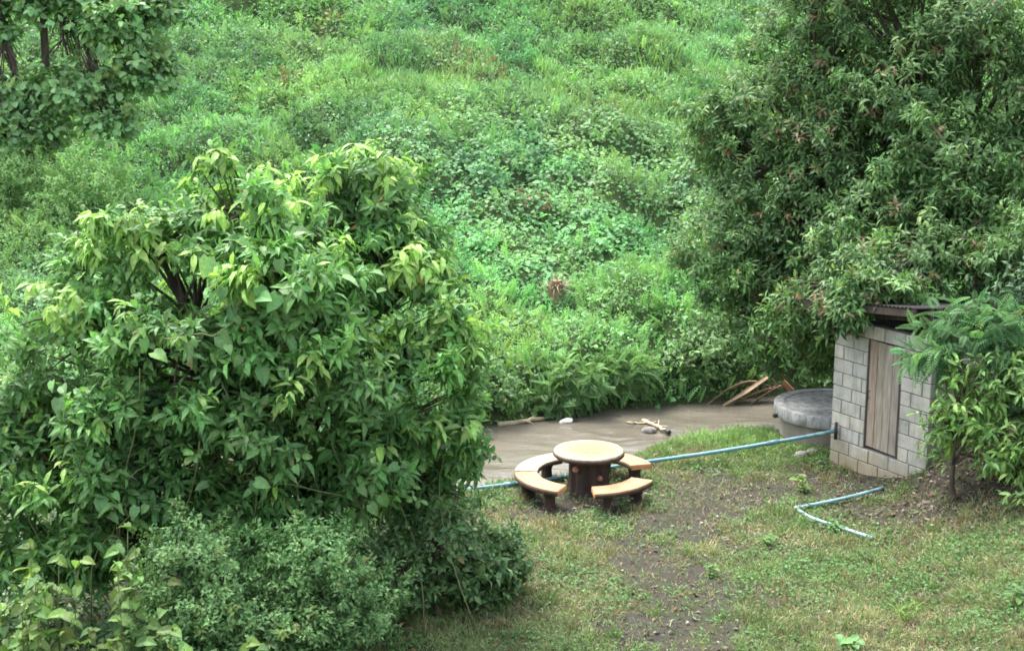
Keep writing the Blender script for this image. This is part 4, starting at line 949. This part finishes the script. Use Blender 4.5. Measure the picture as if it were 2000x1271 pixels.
# ------------------------------------------------------------------ things washed up along the creek
M['dry_sheath'] = solid('dry_sheath', [(.3, (.15, .10, .06)), (.55, (.28, .20, .12)), (.8, (.37, .29, .19))], 4, .8, .4, .01)
M['brown_sheath'] = solid('brown_sheath', [(.3, (.08, .048, .03)), (.6, (.17, .10, .06)), (.8, (.25, .16, .10))], 5, .85, .4, .01)
M['orange_bark'] = solid('orange_bark', [(.3, (.14, .07, .035)), (.6, (.26, .13, .065)), (.8, (.32, .19, .10))], 4, .8, .4, .01)
M['pale_wood'] = solid('pale_wood', [(.3, (.26, .20, .12)), (.7, (.46, .38, .25))], 6, .8)
M['stone'] = solid('stone', [(.3, (.14, .13, .115)), (.7, (.24, .225, .20))], 6, .9)
M['white_scrap'] = solid('white_scrap', [(.3, (.5, .47, .44)), (.7, (.75, .73, .7))], 8, .7)
def channel(name, pts, widths, depth, m, label, cat, group=None, roll=0.0, th=.012):
    pts = np.array(pts) + np.array([0, -.4, .14])
    q = smooth_path(pts, 16); wd = np.interp(np.linspace(0, 1, 16), np.linspace(0, 1, len(widths)), widths)
    t_ = nrm(np.gradient(q, axis=0)); a_ = nrm(np.cross(t_, [0, 0, 1.])); b_ = np.cross(a_, t_)
    ca, sa = math.cos(roll), math.sin(roll); a2 = a_ * ca + b_ * sa; b2 = b_ * ca - a_ * sa
    th_ = np.linspace(-1.25, 1.25, 8); rings = []
    for off in (0, th):
        rings.append(q[:, None] + wd[:, None, None] * (np.sin(th_)[None, :, None] * a2[:, None] + depth * (1 - np.cos(th_))[None, :, None] * b2[:, None]) + off * b2[:, None])
    v = np.concatenate([r_.reshape(-1, 3) for r_ in rings]); f = []; n8 = 8; T = 16 * 8
    for l in (0, 1):
        for i in range(15):
            for j in range(7):
                p_ = l * T + i * 8 + j; f += [(p_, p_ + 1, p_ + 8), (p_ + 1, p_ + 9, p_ + 8)]
    for i in range(15):
        for j in (0, 7):
            p_ = i * 8 + j; f += [(p_, p_ + 8, p_ + T), (p_ + 8, p_ + 8 + T, p_ + T)]
    base = q[0].copy(); mb = MB(); mb.add(v - base, f); o = mb.build(name, m, None, True); o.location = base; tag(o, label, cat, group)
    return o
G = 'dry plant debris at the waterline'
channel('palm_sheath', [(3.58, 25.5, -.43), (3.95, 25.62, -.2), (4.3, 25.7, -.07), (4.62, 25.75, -.1)], [.015, .07, .085, .05], .5, M['dry_sheath'], 'pale arched dry palm sheath, leftmost of the debris in the creek', 'debris', G, .5)
channel('palm_sheath', [(3.85, 25.4, -.43), (4.25, 25.5, -.22), (4.68, 25.62, .05)], [.03, .06, .05], .6, M['dry_sheath'], 'long straight tan palm sheath leaning across the debris pile', 'debris', G, -.3)
channel('palm_sheath', [(4.05, 25.5, -.42), (4.5, 25.62, -.25), (4.95, 25.75, -.14)], [.04, .07, .03], .6, M['brown_sheath'], 'reddish brown sheath under the tan ones', 'debris', G, .2)
channel('bark_sheet', [(4.93, 25.6, -.04), (5.07, 25.5, -.2), (5.2, 25.42, -.42)], [.10, .13, .08], .35, M['orange_bark'], 'orange brown curled bark sheet near the tank', 'debris', G, .9)
def stick(name, pts, r, m, label, cat='branch', group=None, twigs=0, seed=0):
    rg = np.random.default_rng(seed); pts = np.array(pts) + np.array([0, -.4, .14]); base = np.array(pts[0], float); q = smooth_path(pts, 12); root = empty(name, base); tag(root, label, cat, group)
    mb = MB(); tube(mb, q + rg.normal(size=q.shape) * r * .25, np.linspace(r, r * .7, 12), 8); shift(mb, base).build('stem', m, root, True)
    for k in range(twigs):
        i = rg.integers(3, 11); mb = MB(); e = q[i] + rg.normal(size=3) * np.array([.18, .18, .05]) + np.array([0, 0, .08]); tube(mb, bez(q[i], e, .03, 4), np.linspace(r * .5, .003, 4), 5); shift(mb, base).build('twig', m, root, True)
    return root
stick('dead_branch', [(4.35, 25.45, -.42), (4.7, 25.55, -.2), (5.0, 25.7, -.1)], .025, M['brown_sheath'], 'dark twiggy branch lying beneath the sheaths', 'branch', None, 5, 1)
st_ = stick('bamboo_stick', [(2.28, 24.3, -.39), (2.45, 24.0, -.385), (2.62, 23.62, -.38)], .036, M['pale_wood'], 'pale broken stick lying in the creek behind the table', 'stick', None, 2, 2)
mb = MB(); tube(mb, [(2.615, 23.23, -.24), (2.66, 23.13, -.245)], .04, 8); shift(mb, st_.location).build('burnt_end', M['black_plastic'], st_, True)
stick('drift_log', [(-.25, 24.1, -.40), (.15, 24.2, -.38), (.55, 24.38, -.39)], .05, M['pale_wood'], 'thin pale log at the far waterline left of the ferny bush', 'log', None, 2, 3)
stick('drift_branch', [(2.0, 24.2, -.40), (2.25, 24.15, -.40), (2.5, 24.2, -.39)], .02, M['pale_wood'], 'thin pale twig floating beside the broken stick', 'branch', None, 2, 4)
def lump(name, x, y, z, r, m, label, cat, seed, group=None, sq=(1, 1, .65)):
    rg = np.random.default_rng(seed); mb = MB(); th = np.linspace(0, math.pi, 9); prof = np.stack([np.sin(th) * r, -np.cos(th) * r], -1); prof[0, 0] = prof[-1, 0] = 1e-4
    ph = rg.random(6) * 6.28
    lathe(mb, prof, 14, wob=lambda an, zz: 1 + .16 * np.sin(an * 2 + ph[0] + zz[:, None] * 9 / (r * 10)) + .10 * np.sin(an * 3 + ph[1]) + .08 * np.sin(an * 5 + ph[2] + zz[:, None] * 30))
    for v in mb.v: v *= np.array(sq)
    o = mb.build(name, m, None, False); o.location = (x, y, z); o.rotation_euler = (rg.normal() * .2, rg.normal() * .2, rg.random() * 6); tag(o, label, cat, group)
lump('white_litter', .95, 23.85, WATER_Z + .03, .11, M['white_scrap'], 'small crumpled white scrap at the far waterline', 'litter', 5, None, (1.3, .8, .5))
lump('stone', 4.42, 20.9, float(ground_z(4.42, 20.9)) + .04, .10, M['stone'], 'pale stone on the soil below the tank rim', 'stone', 6, 'stones by the tank')
lump('stone', 4.62, 21.05, float(ground_z(4.62, 21.05)) + .04, .09, M['stone'], 'smaller stone between the pale stone and the shed corner', 'stone', 7, 'stones by the tank')
lump('creek_stone', 2.35, 23.35, WATER_Z + .0, .12, M['stone'], 'dark wet stone under the broken stick in the creek', 'stone', 8)
# dry clump on the hillside
sx_, sy_ = .86, 27.3; sz_ = float(hill_base(np.array(sx_), np.array(sy_)) + mound_at(sx_, sy_))
root = empty('dry_stump', (sx_, sy_, sz_)); tag(root, 'reddish brown dry stump standing alone among creepers on the hillside', 'stump')
mb = MB(); rg = np.random.default_rng(9); lathe(mb, [(.16, -.3), (.14, .0), (.12, .2), (.10, .3), (.03, .26)], 14, wob=lambda an, zz: 1 + .2 * np.sin(an * 3) + .12 * np.sin(an * 7 + 1)); mb.build('stump', M['dry_sheath'], root)
n = 70; an = rg.random(n) * 6.28; mb = MB()
put(mb, 'blade', np.stack([.1 * np.cos(an), .1 * np.sin(an), .3 * rg.random(n)], -1), np.stack([np.cos(an), np.sin(an), rg.uniform(-.6, 1.2, n)], -1), np.tile([0, 0, 1.], (n, 1)) + rnd_dir(rg, n) * .3, rg.uniform(.2, .42, n), .03, jitter_col(rg, np.tile([.25, .20, .145], (n, 1)), .25))
o = mb.build('dry_leaves', M['litter'], root); o['kind'] = 'stuff'
